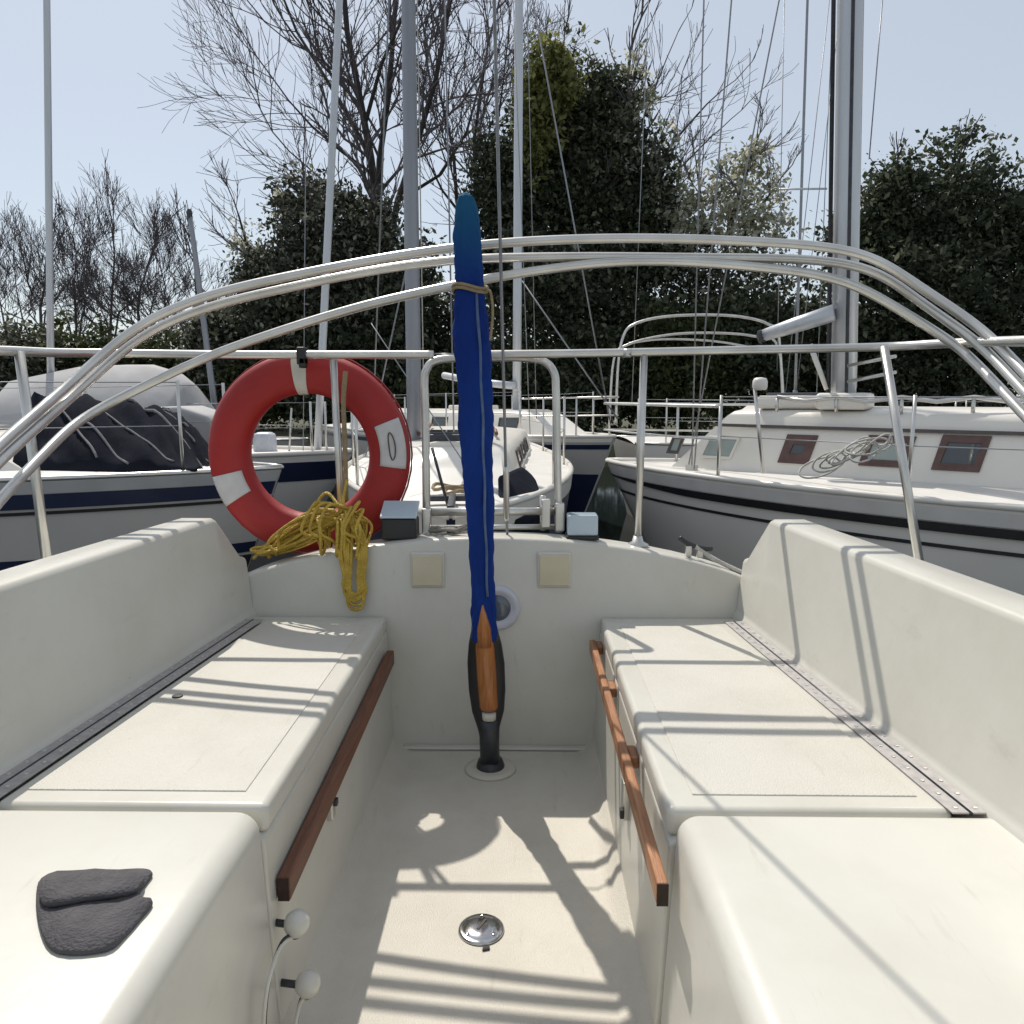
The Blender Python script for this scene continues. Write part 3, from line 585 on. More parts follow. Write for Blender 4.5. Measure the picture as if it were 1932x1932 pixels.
# dark printed loop on the right-hand patch
st = []
for i in range(16):
    an = 2 * math.pi * i / 16; a = math.radians(6 + 9 * math.cos(an)); rr_ = R0 + 0.018 + 0.010 * math.sin(an)
    st.append(Vector((RC.x + math.cos(a) * rr_, RC.y - 0.0555, RC.z + math.sin(a) * rr_)))
tube('printed_mark', st, 0.0022, BRONZE, pp, n=6, closed=True)
q = rail(571, 672); v, f = join(obox((q.x, RY - 0.004, q.z), (0.013, 0, 0), (0, 0.020, 0), (0, 0, 0.026)), obox((q.x + 0.003, RY - 0.01, q.z - 0.02), (0.010, 0, 0), (0, 0.014, 0), (0, 0, 0.016)))
mk('rail_clip', v, f, BLACK, ring, bevel=0.004)
# pale grab line round the edge of the ring
gl = []
for i in range(40):
    a = 2 * math.pi * i / 40; gl.append(Vector((RC.x + math.cos(a) * (R0 + r0 + 0.004), RC.y + 0.004, RC.z + math.sin(a) * (R0 + r0 + 0.004))))
tube('grab_line', gl, 0.003, mat('red_cord', (0.30, 0.05, 0.05), (0.22, 0.03, 0.03), 0.8), ring, n=6, closed=True)
tube('ring_cord', [PY(652, 700, 2.345), PY(648, 760, 2.345), PY(651, 840, 2.34), PY(653, 945, 2.335)], 0.0075, TANROPE, ring, n=8, smo=5)

# ---- yellow rope bundle
def Yr(x, y, Y): return PY(x, y, Y)
pts = [Yr(655, 905, 2.33), Yr(648, 940, 2.31)]
rnd = random.Random(3)
for k in range(13):                            # long loops lying to the left along the transom top
    ex, ey = 478 + rnd.uniform(0, 44), 1052 - rnd.uniform(0, 14); Yk = 2.30 + rnd.uniform(0, 0.06)
    o1, o2 = rnd.uniform(-24, 20), rnd.uniform(-22, 22)
    pts += [Yr(640 + o1, 968 + o2 * 0.5, 2.285), Yr(575 + o1, 1000 + o1, Yk - 0.02), Yr(520 + o2, 1032 + o1 * 0.6, Yk), Yr(ex, ey, Yk), Yr(ex + 6, ey - 7, Yk + 0.015), Yr(545 + o2, 1012 + o2, Yk + 0.01), Yr(610 + o1, 975 + o2, 2.29)]
for k in range(11):                            # turns wrapped round the middle
    x = 596 + (k * 37 % 96); dz = rnd.uniform(-20, 20)
    pts += [Yr(x, 965 + dz, 2.262), Yr(x - 10 + dz, 1000, 2.235), Yr(x + 2, 1034 + dz, 2.25), Yr(x + 10, 1030, 2.288), Yr(x + 12, 985, 2.315)]
for k in range(8):                             # loops that hang down the bulkhead
    o = rnd.uniform(-22, 16); bo = 1142 - rnd.uniform(0, 16) - k * 4
    pts += [Yr(668 + o, 985 + o, 2.262), Yr(684 + o * 0.6, 1030, 2.248), Yr(682 + o * 0.5, 1090, 2.240), Yr(684 + o * 0.5, bo, 2.236), Yr(668, bo + 9, 2.234), Yr(655 + o * 0.5, bo - 6, 2.236), Yr(656 + o * 0.5, 1085, 2.240), Yr(652 + o, 1030, 2.247), Yr(655 + o, 975, 2.27)]
pts += [Yr(640, 955, 2.30), Yr(615, 930, 2.34), Yr(590, 960, 2.36), Yr(560, 985, 2.37)]
P = []
for q in pts:
    if q.z < zt(q.x) + 0.008 and q.y > 2.272: q.z = zt(q.x) + 0.008 + rnd.uniform(0, 0.012)
    if q.y > 2.2 and q.z < zt(q.x): q.y = min(q.y, wally(q.z) - 0.008)
    P.append(q)
v, f = tubev(smooth_path(P, 6), 0.0048, 7)
mk('yellow_rope', v, f, YROPE, smooth=True, label='yellow rope bundle wrapped and draped over the transom below the life ring', cat='rope')
# ---- charcoal cloth folded in two flaps on the left bridge deck
def flap(pts, z0, h):
    P = smooth_path([PZ(x, y, SE + z0) for x, y in pts], 4, True); n = len(P); c = sum(P, Vector((0, 0, 0))) / n; rings = []
    for k, (sc_, dz) in enumerate(((1.0, 0.0), (1.01, h * 0.5), (0.985, h), (0.6, h * 1.15), (0.25, h * 1.1))):
        rings.append([c + (p - c) * sc_ + Vector((0, 0, dz + (0.004 * noise.noise(p * 30 + Vector((k, 0, 0))) if k > 1 else 0) + (z0 and 0))) for p in P])
    return loft(rings)
v, f = join(flap([(70, 1690), (90, 1656), (180, 1648), (262, 1648), (287, 1651), (280, 1664), (262, 1690), (272, 1701), (288, 1707), (268, 1733), (240, 1765), (200, 1796), (110, 1800), (78, 1760)], 0.0035, 0.007), flap([(76, 1690), (96, 1662), (180, 1655), (255, 1654), (272, 1657), (264, 1676), (240, 1690), (160, 1702), (92, 1712)], 0.0125, 0.007))
mk('folded_cloth', v, f, MATG, smooth=True, label='charcoal cloth folded flat on the left bench near the camera', cat='cloth')
#==BOATS==
class Boat:
    """a moored sailboat: origin at the bow, u runs aft, n to the side that faces the camera"""
    def __init__(s, bow, u, n, L, beam, zb, zm, zs, label, name='moored_sailboat', group='sailboats moored behind', hullm=HULLG, lowm=None, lowz=None, rake=0.35, stern=0.72):
        s.B = Vector((bow[0], bow[1], 0)); s.u = Vector((u[0], u[1], 0)).normalized(); s.n = Vector((n[0], n[1], 0)); s.n = (s.n - s.u * s.n.dot(s.u)).normalized()
        s.L, s.beam, s.z3, s.rake, s.st = L, beam, (zb, zm, zs), rake, stern
        c = s.B + s.u * (L / 2); s.root = thing(name, (c.x, c.y, ZW), label, 'sailboat', group)
        s.hull = s.mesh_hull(hullm, lowm, lowz)
    def sheer(s, t): a, b, c = s.z3; return a * (1 - t) ** 2 + 2 * (2 * b - (a + c) / 2) * t * (1 - t) + c * t * t
    def half(s, t):
        if t < 0.5: return s.beam / 2 * (1 - (1 - t / 0.5) ** 2.1) ** 0.85 + 0.015
        return s.beam / 2 * (1 - (1 - s.st) * ((t - 0.5) / 0.5) ** 2) + 0.015
    def W(s, a, b, z): p = s.B + s.u * a + s.n * b; p.z = z; return p
    def hp(s, t, z, sd, off=0.0):
        zt_ = s.sheer(t); fr = (zt_ - z) / (zt_ - ZW + 0.2)
        a = t * s.L + s.rake * fr * (1 - t) ** 3 * 2.2 - (0.25 * fr * t ** 6)
        return s.W(a, sd * (s.half(t) * (1 - 0.22 * fr ** 2 - 0.10 * fr) + off), z)
    def mesh_hull(s, m, lowm, lowz):
        secs = []; N = 26
        lv = [0, 0.12, 0.28, 0.45, 0.62, 0.8, 1.0]
        for i in range(N + 1):
            t = (i / N) ** 1.3; zt_ = s.sheer(t); zz = [lerp(zt_, ZW - 0.2, l) for l in lv]
            secs.append([s.hp(t, z, 1) for z in zz] + [s.hp(t, z, -1) for z in zz[::-1]])
        v, f = loft(secs, closed=False)
        f = [q for q in f if len(q) == 4] + [tuple(range(14))[::-1], tuple(N * 14 + k for k in range(14))]
        h = mk('hull', v, f, m, s.root, smooth=True); h.modifiers.new('es', 'EDGE_SPLIT').split_angle = math.radians(40)
        dv = []
        for i in range(N + 1):
            t = (i / N) ** 1.3; z = s.sheer(t); hw = s.half(t)
            for k in range(7): b = lerp(-1, 1, k / 6); dv.append(s.W(t * s.L, b * hw, z + 0.002 + 0.05 * hw * (1 - b * b)))
        df = [(i * 7 + k, i * 7 + k + 1, (i + 1) * 7 + k + 1, (i + 1) * 7 + k) for i in range(N) for k in range(6)]
        mk('deck', dv, df, DECK, s.root, smooth=True)
        if lowm: s.band(lambda t: lowz, lambda t: ZW - 0.19, lowm, 0.004, 'lower_hull')
        return h
    def band(s, z0, z1, m, off, name, sides=(1, -1)):
        V, Fc = [], []
        for sd in sides:
            k0 = len(V)
            for i in range(41):
                t = (i / 40) ** 1.3
                for j in range(4): V.append(s.hp(t, lerp(z0(t), z1(t), j / 3), sd, off))
            Fc += [(k0 + i * 4 + j, k0 + i * 4 + j + 1, k0 + i * 4 + j + 5, k0 + i * 4 + j + 4) for i in range(40) for j in range(3)]
        return mk(name, V, Fc, m, s.root, smooth=True)
    def toe(s, m, r=0.02):
        for sd in (1, -1):
            tube('toe_rail', [s.W(t * s.L, sd * (s.half(t) - 0.005), s.sheer(t) + r * 0.7) for t in [(i / 24) ** 1.3 for i in range(25)]], r, m, s.root, n=8)
    def cabin(s, a0, a1, b0, b1, h, m, front=0.45, aft=0.1, tuck=0.07, edge=0.05, name='cabin'):
        """trunk from a0 to a1, half widths b0 forward and b1 aft"""
        s.cb = (a0, a1, b0, b1, h, front, aft, tuck)
        def ring(f, dn):
            A0 = a0 + front * f; A1 = a1 - aft * f; tk = tuck * f + dn
            z = lambda a: s.sheer(a / s.L) - 0.01 + (h + 0.02) * f
            out = []
            for k in range(13): t = k / 12; a = lerp(A0 + dn, A1 - dn, t); out.append((a, lerp(b0, b1, (a - a0) / (a1 - a0)) - tk, z(a)))
            out[0] = (out[0][0] + 0.0, out[0][1] * 0.82, out[0][2])
            return out + [(a, -b, zz) for a, b, zz in out[::-1]]
        rs = [ring(0, 0), ring(0.5, 0), ring(1 - edge / h, 0), ring(1 - 0.3 * edge / h, edge * 0.3), ring(1, edge)]
        top = [(a, b * 0.5, z + 0.03) for a, b, z in ring(1, edge)]
        v, f = loft([[s.W(*p) for p in r] for r in rs + [top]])
        c = mk(name, v, f, m, s.root, smooth=True); c.modifiers.new('es', 'EDGE_SPLIT').split_angle = math.radians(45); return c
    def side(s, a, f, off=0.0, sd=1):
        a0, a1, b0, b1, h, fr, af, tk = s.cb
        return s.W(a, sd * (lerp(b0, b1, (a - a0) / (a1 - a0)) - tk * f + off), s.sheer(a / s.L) - 0.01 + (h + 0.02) * f)
    def window(s, c, a0, a1, f0, f1, fm, gm, slant=0.0, frame=0.035, sd=1):
        q = [(a0, f0), (a1, f0), (a1 + slant, f1), (a0 + slant, f1)]
        def P4(g): 
            ca = sum(a for a, _ in q) / 4; cf = (f0 + f1) / 2; ka = 1 - 2 * g / (a1 - a0); kf = 1 - 2 * g / ((f1 - f0) * s.cb[4])
            return [(ca + (a - ca) * ka, cf + (ff - cf) * kf) for a, ff in q]
        out = [s.side(a, ff, -0.02, sd) for a, ff in q] + [s.side(a, ff, 0.012, sd) for a, ff in q]
        F6 = [(0, 1, 2, 3), (4, 5, 6, 7), (0, 1, 5, 4), (1, 2, 6, 5), (2, 3, 7, 6), (3, 0, 4, 7)]
        # a frame with a real opening, the pane set back inside it
        inn = P4(frame); n_ = 4
        ov = [s.side(a, ff, o_, sd) for o_ in (-0.01, 0.014) for a, ff in q]; iv = [s.side(a, ff, o_, sd) for o_ in (-0.01, 0.014) for a, ff in inn]
        fv = ov + iv; ff_ = []
        for k in range(4):
            k2 = (k + 1) % 4; ff_ += [(k, k2, 4 + k2, 4 + k), (8 + k, 8 + k2, 12 + k2, 12 + k), (4 + k, 4 + k2, 12 + k2, 12 + k)]
        w_ = mk('window', fv, ff_, fm, c, bevel=0.004)
        pv = [s.side(a, ff, -0.012, sd) for a, ff in inn] + [s.side(a, ff, 0.004, sd) for a, ff in inn]
        mk('pane', pv, F6, gm, w_); return w_
    def stanchions(s, ts, h=0.6, m=STEEL, r=0.012, wires=(0.98, 0.52), sides=(1, -1), wr=0.0035):
        for sd in sides:
            for t in ts:
                p = s.W(t * s.L, sd * (s.half(t) - 0.05), s.sheer(t)); tube('stanchion', [p, p + Vector((0, 0, h))], r, m, s.root, n=7)
            for wz in wires:
                tube('lifeline', [s.W(t * s.L, sd * (s.half(t) - 0.05), s.sheer(t) + h * wz) for t in ts], wr, WIRE, s.root, n=5)
    def pulpit(s, t1=0.16, h=0.55, m=STEEL, r=0.014, at=0.0):
        V = []
        for k in (1.0, 0.55):
            side_ = lambda sd: [s.W(tt * s.L, sd * (s.half(tt) - 0.04), s.sheer(tt) + h * k) for tt in (t1, t1 * 0.66, t1 * 0.36)]
            V.append(tubev(smooth_path(side_(1) + [s.W(0.02, 0.07, s.sheer(0) + h * k), s.W(0.02, -0.07, s.sheer(0) + h * k)] + side_(-1)[::-1], 5), r if k == 1 else r * 0.75, 7))
        for sd in (1, -1):
            for tt in (t1, t1 * 0.36):
                p = s.W(tt * s.L, sd * (s.half(tt) - 0.04), s.sheer(tt)); V.append(tubev([p, p + Vector((0, 0, h))], r, 7))
        v, f = join(*V); return mk('pulpit', v, f, m, s.root, smooth=True)
    def mast(s, base, top, rx, ry, m, boom=None, spreaders=(), name='mast'):
        base, top = Vector(base), Vector(top)
        v, f = tubev([base.lerp(top, k / 6) for k in range(7)], [1 - 0.25 * (k / 6) ** 2 for k in range(7)], 14, flat=(rx, ry)); ms = mk(name, v, f, m, s.root, smooth=True)
        v, f = lathe([(rx * 1.8, -0.02), (rx * 1.8, 0.015), (rx * 1.25, 0.03)], base, (0, 0, 1), 16); mk('mast_step', v, f, m, ms)
        for hgt, ln in spreaders:
            p = base.lerp(top, hgt)
            for sd in (1, -1): tube('spreader', [p, p + s.n * sd * ln + Vector((0, 0, 0.06))], 0.018, m, ms, n=6)
        return ms
    def stay(s, p0, p1, r=0.005, m=WIRE): return tube('stay', [p0, p1], r, m, s.root, n=5)

# == right-hand boat: white cabin, burgundy windows
b2 = Boat((0.79, 7.2), (0.80, -0.60), (-0.60, -0.80), 8.4, 2.7, 0.84, 0.82, 0.86, 'white sailboat at right with burgundy window frames and a tall silver mast')
b2.band(lambda t: b2.sheer(t) - 0.02, lambda t: b2.sheer(t) - 0.10 , mat('white_sheer_band', (0.66, 0.64, 0.61), (0.58, 0.56, 0.53), 0.3), 0.012, 'sheer_band')
b2.band(lambda t: b2.sheer(t) - 0.105, lambda t: b2.sheer(t) - 0.105 - 0.055 * min(1, t * 6 + 0.25), BLACK, 0.022, 'rub_rail')
b2.band(lambda t: b2.sheer(t) - 0.235, lambda t: b2.sheer(t) - 0.258, DGREY, 0.006, 'cove_stripe')
b2.toe(WHITE, 0.022)
cb = b2.cabin(0.75, 6.2, 0.34, 0.92, 0.50, WHITE, front=0.55, aft=0.05, tuck=0.10, edge=0.05)
# eyebrow moulding along the cabin side
v, f = loft([[b2.side(a, 0.74, 0.001), b2.side(a, 0.74, 0.022), b2.side(a, 0.785, 0.022), b2.side(a, 0.785, 0.001)] for a in np.linspace(1.16, 6.1, 12)]); mk('eyebrow', v, f, BRONZE, cb)
def find_a(bt, px, f=0.45):
    best = min(np.linspace(bt.cb[0], bt.cb[1], 800), key=lambda a: abs(proj_x(bt.side(a, f)) - px)); return float(best)
def proj_x(P): vv = np.array(P) - [0, 0, EYE]; return C_PX + F_PX * (vv @ _r) / (vv @ _f)
def proj_y(P): vv = np.array(P) - [0, 0, EYE]; return C_PX - F_PX * (vv @ _u) / (vv @ _f)
def frow(bt, a, py): return min(np.linspace(0.02, 0.98, 97), key=lambda q: abs(proj_y(bt.side(a, q)) - py))
for (x0, x1, y0, y1, fm, gm, fr, sl_) in ((1247, 1282, 856, 822, BRONZE, WGLASSG, 0.025, 0.05), (1324, 1382, 865, 823, WHITE, WGLASSG, 0.02, 0.06), (1470, 1528, 874, 820, BURG, WGLASS, 0.07, 0.055), (1622, 1710, 880, 822, BURG, WGLASSG, 0.045, 0.05), (1760, 1850, 888, 822, BURG, WGLASS, 0.045, 0.05)):
    a0, a1 = find_a(b2, x0), find_a(b2, x1); am = (a0 + a1) / 2
    b2.window(cb, a0, a1, frow(b2, am, y0), frow(b2, am, y1), fm, gm, slant=sl_, frame=fr)
b2.pulpit(0.17, 0.54, r=0.013)
b2.stanchions([0.17, 0.33, 0.52, 0.72, 0.9], 0.62)
# deck gear on the coachroof: handrail, hatch, vent, coiled lines
def roof(bt, a, b, dz=0.0): h = bt.cb[4]; return bt.W(a, b, bt.sheer(a / bt.L) + h + 0.02 + dz)
for b in (0.42,):
    pts = [roof(b2, a, b, 0.06 + (0.0 if k % 2 else 0.03)) for k, a in enumerate(np.linspace(1.7, 3.4, 9))]
    hr = tube('handrail', pts, 0.015, STEEL, cb, n=8)
    for a in np.linspace(1.7, 3.4, 5): tube('handrail_foot', [roof(b2, a, b, -0.02), roof(b2, a, b, 0.08)], 0.014, STEEL, hr, n=6)
v, f = obox(roof(b2, 1.75, 0.05, 0.05), b2.u * 0.26, b2.n * 0.26, (0, 0, 0.05)); ht = mk('hatch', v, f, WHITE, cb, bevel=0.03)
v, f = obox(roof(b2, 1.75, 0.05, 0.11), b2.u * 0.2, b2.n * 0.2, (0, 0, 0.012)); mk('hatch_glass', v, f, WGLASS, ht, bevel=0.01)
for a, b in ((2.15, 0.3),):
    v, f = obox(roof(b2, a, b, 0.06), b2.u * 0.18, b2.n * 0.12, (0, 0, 0.06)); mk('vent_box', v, f, WHITE, cb, bevel=0.03)
v, f = obox(roof(b2, 3.9, 0.1, 0.05), b2.u * 0.55, b2.n * 0.35, (0, 0, 0.045)); mk('sliding_hatch', v, f, WHITE, cb, bevel=0.02)
# stanchion with the white ball fender-like light on it
q0 = PY(1440, 893, 5.35); q1 = PY(1424, 733, 5.35)
st = tube('antenna_post', [q0, q1], 0.013, STEEL, b2.root, n=8)
v, f = lathe([(0.01, -0.05), (0.042, -0.05), (0.05, -0.03), (0.05, 0.01), (0.04, 0.03), (0.008, 0.036)], PY(1434, 722, 5.35), (0, 0, 1), 16); mk('antenna_dome', v, f, WHITE, st, smooth=True)
mb = PY(1591, 757, 5.75); mt = mb.lerp(PY(1604, 0, 5.8), 3.0)
v, f = [], []
ms = b2.mast(mb, mt, 0.082, 0.11, ALU)
off = Vector((-0.02, -0.10, 0)); v, f = tubev([mb + off, mt + off], 0.013, 8); mk('sail_track', v, f, DGREY, ms)
tube('halyard', [mb + Vector((-0.115, 0, 0.05)), mt + Vector((-0.115, 0, 0))], 0.016, DGREY, ms, n=6)
tube('halyard', [mb + Vector((0.13, 0.1, 0.1)), mt + Vector((0.13, 0.1, 0))], 0.006, WROPE, ms, n=6)
bo0, bo1 = PY(1574, 590, 5.7), PY(1437, 634, 6.0)
v, f = tubev([bo0, bo0.lerp(bo1, 0.5), bo1], [0.062, 0.058, 0.045], 10); bm_ = mk('boom', v, f, ALU, b2.root, smooth=True)
v, f = lathe([(0.03, -0.03), (0.05, -0.02), (0.05, 0.02), (0.03, 0.03)], bo1, (1, 0, 0.2), 12); mk('boom_end', v, f, DGREY, bm_)
tube('vang', [PY(1528, 650, 5.8), PY(1560, 735, 5.75)], [0.022, 0.018], WHITE, ms, n=8)
for y in (690, 720): tube('mast_line', [PY(1600, y, 5.6), PY(1690, y - 18, 5.2)], 0.012, STEEL, ms, n=6)
ch = PY(1305, 884, 6.2)
for xt, d in ((1328, 0.0), (1380, -0.1), (1470, 0.15)):
    a = ch + Vector((0.03 * d, d, 0)); b = PY(xt, 0, 6.0); b2.stay(a, a.lerp(b, 1.5), 0.0065 if xt == 1380 else 0.006)
v, f = obox(ch, b2.u * 0.05, b2.n * 0.01, (0, 0, 0.03)); mk('chainplate', v, f, STEEL, b2.root)
b2.stay(PY(1640, 300, 5.2), PY(1665, 0, 5.2), 0.004); b2.stay(PY(1578, 758, 5.9), PY(1590, -300, 6.1), 0.012, DGREY)
b2.stay(PY(1480, 760, 7.5), PY(1565, 0, 7.5), 0.004); b2.stay(PY(1500, 760, 7.8), PY(1580, 60, 7.8), 0.004); b2.stay(PY(1466, 700, 7.6), PY(1480, 0, 7.6), 0.004)
# heap of line by the aft windows
rp = []
rl = random.Random(5)
for k in range(9):                              # slack hanks flung along the side deck
    cx_, cy_ = 1545 + k * 13 + rl.uniform(-8, 8), 880 - k * 5 + rl.uniform(-4, 4); w_, h_ = rl.uniform(22, 46), rl.uniform(8, 17); tl_ = -0.45 + rl.uniform(-0.3, 0.3)
    for q in range(9):
        an = q * 2 * math.pi / 8; ex, ey = w_ * math.cos(an), h_ * math.sin(an)
        rp.append(PY(cx_ + ex * math.cos(tl_) - ey * math.sin(tl_), cy_ + ex * math.sin(tl_) + ey * math.cos(tl_), 4.75 - 0.03 * k + 0.03 * math.sin(an * 2 + k)))
v, f = tubev(smooth_path(rp, 5), 0.006, 6); mk('coiled_line', v, f, WROPE, smooth=True, label='tangled pale line heaped against the white cabin side at right', cat='rope')

# == boat with the white foredeck just astern (its mast is the thick one left of the tiller)
b4 = Boat((-0.34, 3.55), (-0.07, 0.998), (0.998, 0.07), 7.6, 1.95, 0.86, 0.84, 0.86, 'white sailboat lying bow-on just astern with a thick grey mast', hullm=NAVY)
b4.band(lambda t: b4.sheer(t) + 0.0, lambda t: b4.sheer(t) - 0.11, WHITE, 0.006, 'sheer_band')
b4.toe(WHITE, 0.02)
c4 = b4.cabin(1.2, 5.2, 0.38, 0.80, 0.24, WHITE, front=0.5, aft=0.05, tuck=0.07, edge=0.04)
for a0, a1 in ((2.2, 2.75), (3.05, 3.6), (3.9, 4.4)): 
    for sd in (1, -1): b4.window(c4, a0, a1, 0.3, 0.78, BRONZE, WGLASS, frame=0.02, sd=sd)
b4.stanchions([0.2, 0.42, 0.66, 0.9], 0.6, r=0.011)
v, f = obox(roof(b4, 2.1, 0.0, 0.03), b4.u * 0.24, b4.n * 0.24, (0, 0, 0.04)); fh = mk('fore_hatch', v, f, DGREY, c4, bevel=0.02)
v, f = obox(roof(b4, 2.1, 0.0, 0.075), b4.u * 0.2, b4.n * 0.2, (0, 0, 0.01)); mk('hatch_glass', v, f, WGLASS, fh, bevel=0.006)
for sd in (1, -1):
    hr = tube('handrail', [roof(b4, a, sd * 0.3, 0.05 + (0.02 if k % 2 else 0)) for k, a in enumerate(np.linspace(2.4, 4.6, 9))], 0.014, TEAK, c4, n=8)
for k, (a, b, r_) in enumerate(((0.75, 0.05, 0.10), (0.8, 0.0, 0.12))):
    cc_ = b4.W(a, b, b4.sheer(a / b4.L) + 0.05 + 0.02 * k); tube('anchor_line', [cc_ + Vector((math.cos(q) * r_, math.sin(q) * r_ * 0.8, 0.012 * math.sin(q * 3))) for q in np.linspace(0, 6.28, 20)[:-1]], 0.011, TANROPE, b4.root, n=6, closed=True)
v, f = join(obox(b4.W(0.22, 0, b4.sheer(0.03) + 0.05), b4.u * 0.24, b4.n * 0.018, (0, 0, 0.02)), obox(b4.W(0.42, 0, b4.sheer(0.05) + 0.05), b4.u * 0.03, b4.n * 0.13, (0, 0, 0.015)))
mk('anchor', v, f, DGREY, b4.root, bevel=0.008)
mb = PY(783, 890, 6.0); mt = PY(764, -450, 6.0)
ms = b4.mast(mb, mt, 0.058, 0.075, ALUD, spreaders=((0.88, 0.7),))
tube('halyard', [mb + Vector((0.08, -0.02, 0.1)), mt + Vector((0.06, -0.02, 0))], 0.005, WROPE, ms, n=5)
for p0, p1 in ((PY(858, 900, 6.3), PY(839, 0, 6.3)), (PY(700, 890, 6.1), PY(745, -300, 6.0)), (PY(690, 860, 6.6), PY(755, 560, 6.2))):
    b4.stay(p0, p0.lerp(p1, 1.4), 0.007)
b4.stay(PY(845, 955, 3.75), PY(815, 845, 3.8), 0.008, DGREY)
tube('headstay', [PY(880, 880, 5), PY(700, 610, 5)], 0.004, WIRE, b4.root, n=5)
# dark folded cover on its foredeck
cv = [PY(x, y, Y) for x, y, Y in ((938, 892, 4.5), (985, 872, 4.9), (1012, 900, 4.9), (1034, 960, 4.6), (1000, 975, 4.2), (940, 985, 4.0))]
v, f = slab(cv, (0.02, 0.25, -0.25), 1.0); mk('cabin_cover', v, f, CANVASN, b4.root, bevel=0.05)

# == far boat across the middle, mast to the right of the tiller
b3 = Boat((1.13, 9.6), (-0.60, 0.80), (-0.80, -0.60), 7.4, 2.3, 0.95, 0.90, 0.92, 'grey-hulled sailboat across the middle with a slim mast right of the tiller', hullm=HULLG2, lowm=NAVY, lowz=0.47)
b3.band(lambda t: b3.sheer(t) - 0.01, lambda t: b3.sheer(t) - 0.06, WHITE, 0.01, 'sheer_band')
b3.band(lambda t: b3.sheer(t) - 0.09, lambda t: b3.sheer(t) - 0.15, NAVY, 0.008, 'cove_stripe')
b3.toe(WHITE, 0.02)
c3 = b3.cabin(0.75, 6.0, 0.35, 0.85, 0.32, WHITE, front=0.7, aft=0.05, tuck=0.07, edge=0.04)
for a0, a1 in ((1.5, 1.9), (2.2, 2.75), (3.1, 3.5), (3.8, 4.2), (4.6, 5.1)):
    b3.window(c3, a0, a1, 0.25, 0.78, BRONZE, WGLASS, frame=0.02)
b3.pulpit(0.15, 0.5, r=0.012); b3.stanchions([0.15, 0.32, 0.5, 0.7, 0.88], 0.6, r=0.011)
mb = PY(975, 787, 11.2); mt = PY(983, -700, 11.2)
ms = b3.mast(mb, mt, 0.062, 0.075, ALU, spreaders=((0.8, 0.6),))
b3.stay(PY(1152, 800, 9.6), PY(1005, 0, 9.5), 0.010); b3.stay(PY(1165, 790, 8.9), PY(985, 530, 9.2), 0.009)
b3.stay(PY(1000, 820, 9.0), PY(968, 0, 9.3), 0.006); b3.stay(PY(1012, 790, 9.2), PY(990, -200, 9.4), 0.005)
bo0, bo1 = PY(970, 728, 11.1), PY(838, 714, 13.0)
tube('boom', [bo0, bo0.lerp(bo1, 0.5), bo1 + Vector((0, 0, 0.05))], 0.055, ALU, b3.root, n=10)
v, f = obox(roof(b3, 3.2, 0, 0.05), b3.u * 0.3, b3.n * 0.28, (0, 0, 0.04)); mk('coachroof_hatch', v, f, WHITE, c3, bevel=0.02)

# == left boat with navy stripe and folded navy cover
b5 = Boat((-1.62, 5.1), (-1, 0.02), (0, -1), 8.4, 2.6, 0.955, 0.93, 0.93, 'grey-hulled sailboat at left with a navy sheer stripe and folded navy cover', hullm=HULLG2, rake=0.25)
b5.band(lambda t: b5.sheer(t) + 0.0, lambda t: b5.sheer(t) - 0.075, mat('grey_sheer_band', (0.42, 0.42, 0.42), (0.36, 0.36, 0.36), 0.4), 0.012, 'sheer_band')
b5.band(lambda t: b5.sheer(t) - 0.078, lambda t: b5.sheer(t) - 0.165, NAVY, 0.01, 'sheer_stripe')
b5.band(lambda t: b5.sheer(t) - 0.18, lambda t: b5.sheer(t) - 0.20, BLACK, 0.012, 'cove_stripe')
b5.band(lambda t: 0.47, lambda t: 0.40, NAVY, 0.006, 'boot_stripe'); b5.band(lambda t: 0.38, lambda t: ZW - 0.15, BLACK, 0.006, 'lower_hull')
b5.toe(STEEL, 0.018)
c5 = b5.cabin(1.4, 6.2, 0.5, 0.85, 0.26, WHITE, front=0.5, aft=0.05)
for a0, a1 in ((2.2, 2.8), (3.2, 3.8), (4.3, 4.9)): b5.window(c5, a0, a1, 0.3, 0.8, BRONZE, WGLASS, frame=0.02)
b5.stanchions([0.06, 0.22, 0.42, 0.62, 0.85], 0.58, r=0.011)
# the heaped dark cover: ridged canvas sloping down toward the bow, pale folds along it
def cov_pt(u_, v_):                              # u along the boat, v from far edge over the ridge to the near deck edge
    x = lerp(60, 402, u_); ridge = np.interp(x, [60, 240, 300, 350, 402], [748, 766, 772, 812, 884])
    Y = lerp(5.75, 4.74, v_); prof_h = math.sin(min(1, v_ * 1.6 + 0.25) * math.pi / 2) * (1 - max(0, v_ - 0.45) / 0.55) ** 0.8
    top = PY(x, ridge, 5.25); base = 0.97; fold = 0.075 * noise.noise(Vector((u_ * 9 - v_ * 5, v_ * 2.2, 0))) + 0.04 * noise.noise(Vector((u_ * 22 - v_ * 13, v_ * 4, 3)))
    return Vector((top.x * Y / 5.25 * 0.5 + top.x * 0.5, Y, base + max(0, top.z - base) * prof_h + fold * min(1, 4 * prof_h)))
NU_, NV_ = 60, 22
cvv = [cov_pt(i / NU_, j / NV_) for i in range(NU_ + 1) for j in range(NV_ + 1)]
cvf = [(i * (NV_ + 1) + j, i * (NV_ + 1) + j + 1, (i + 1) * (NV_ + 1) + j + 1, (i + 1) * (NV_ + 1) + j) for i in range(NU_) for j in range(NV_)]
cn = mk('heaped_cover', cvv, cvf, CANVASN, b5.root, smooth=True); cn.modifiers.new('solid', 'SOLIDIFY').thickness = 0.015
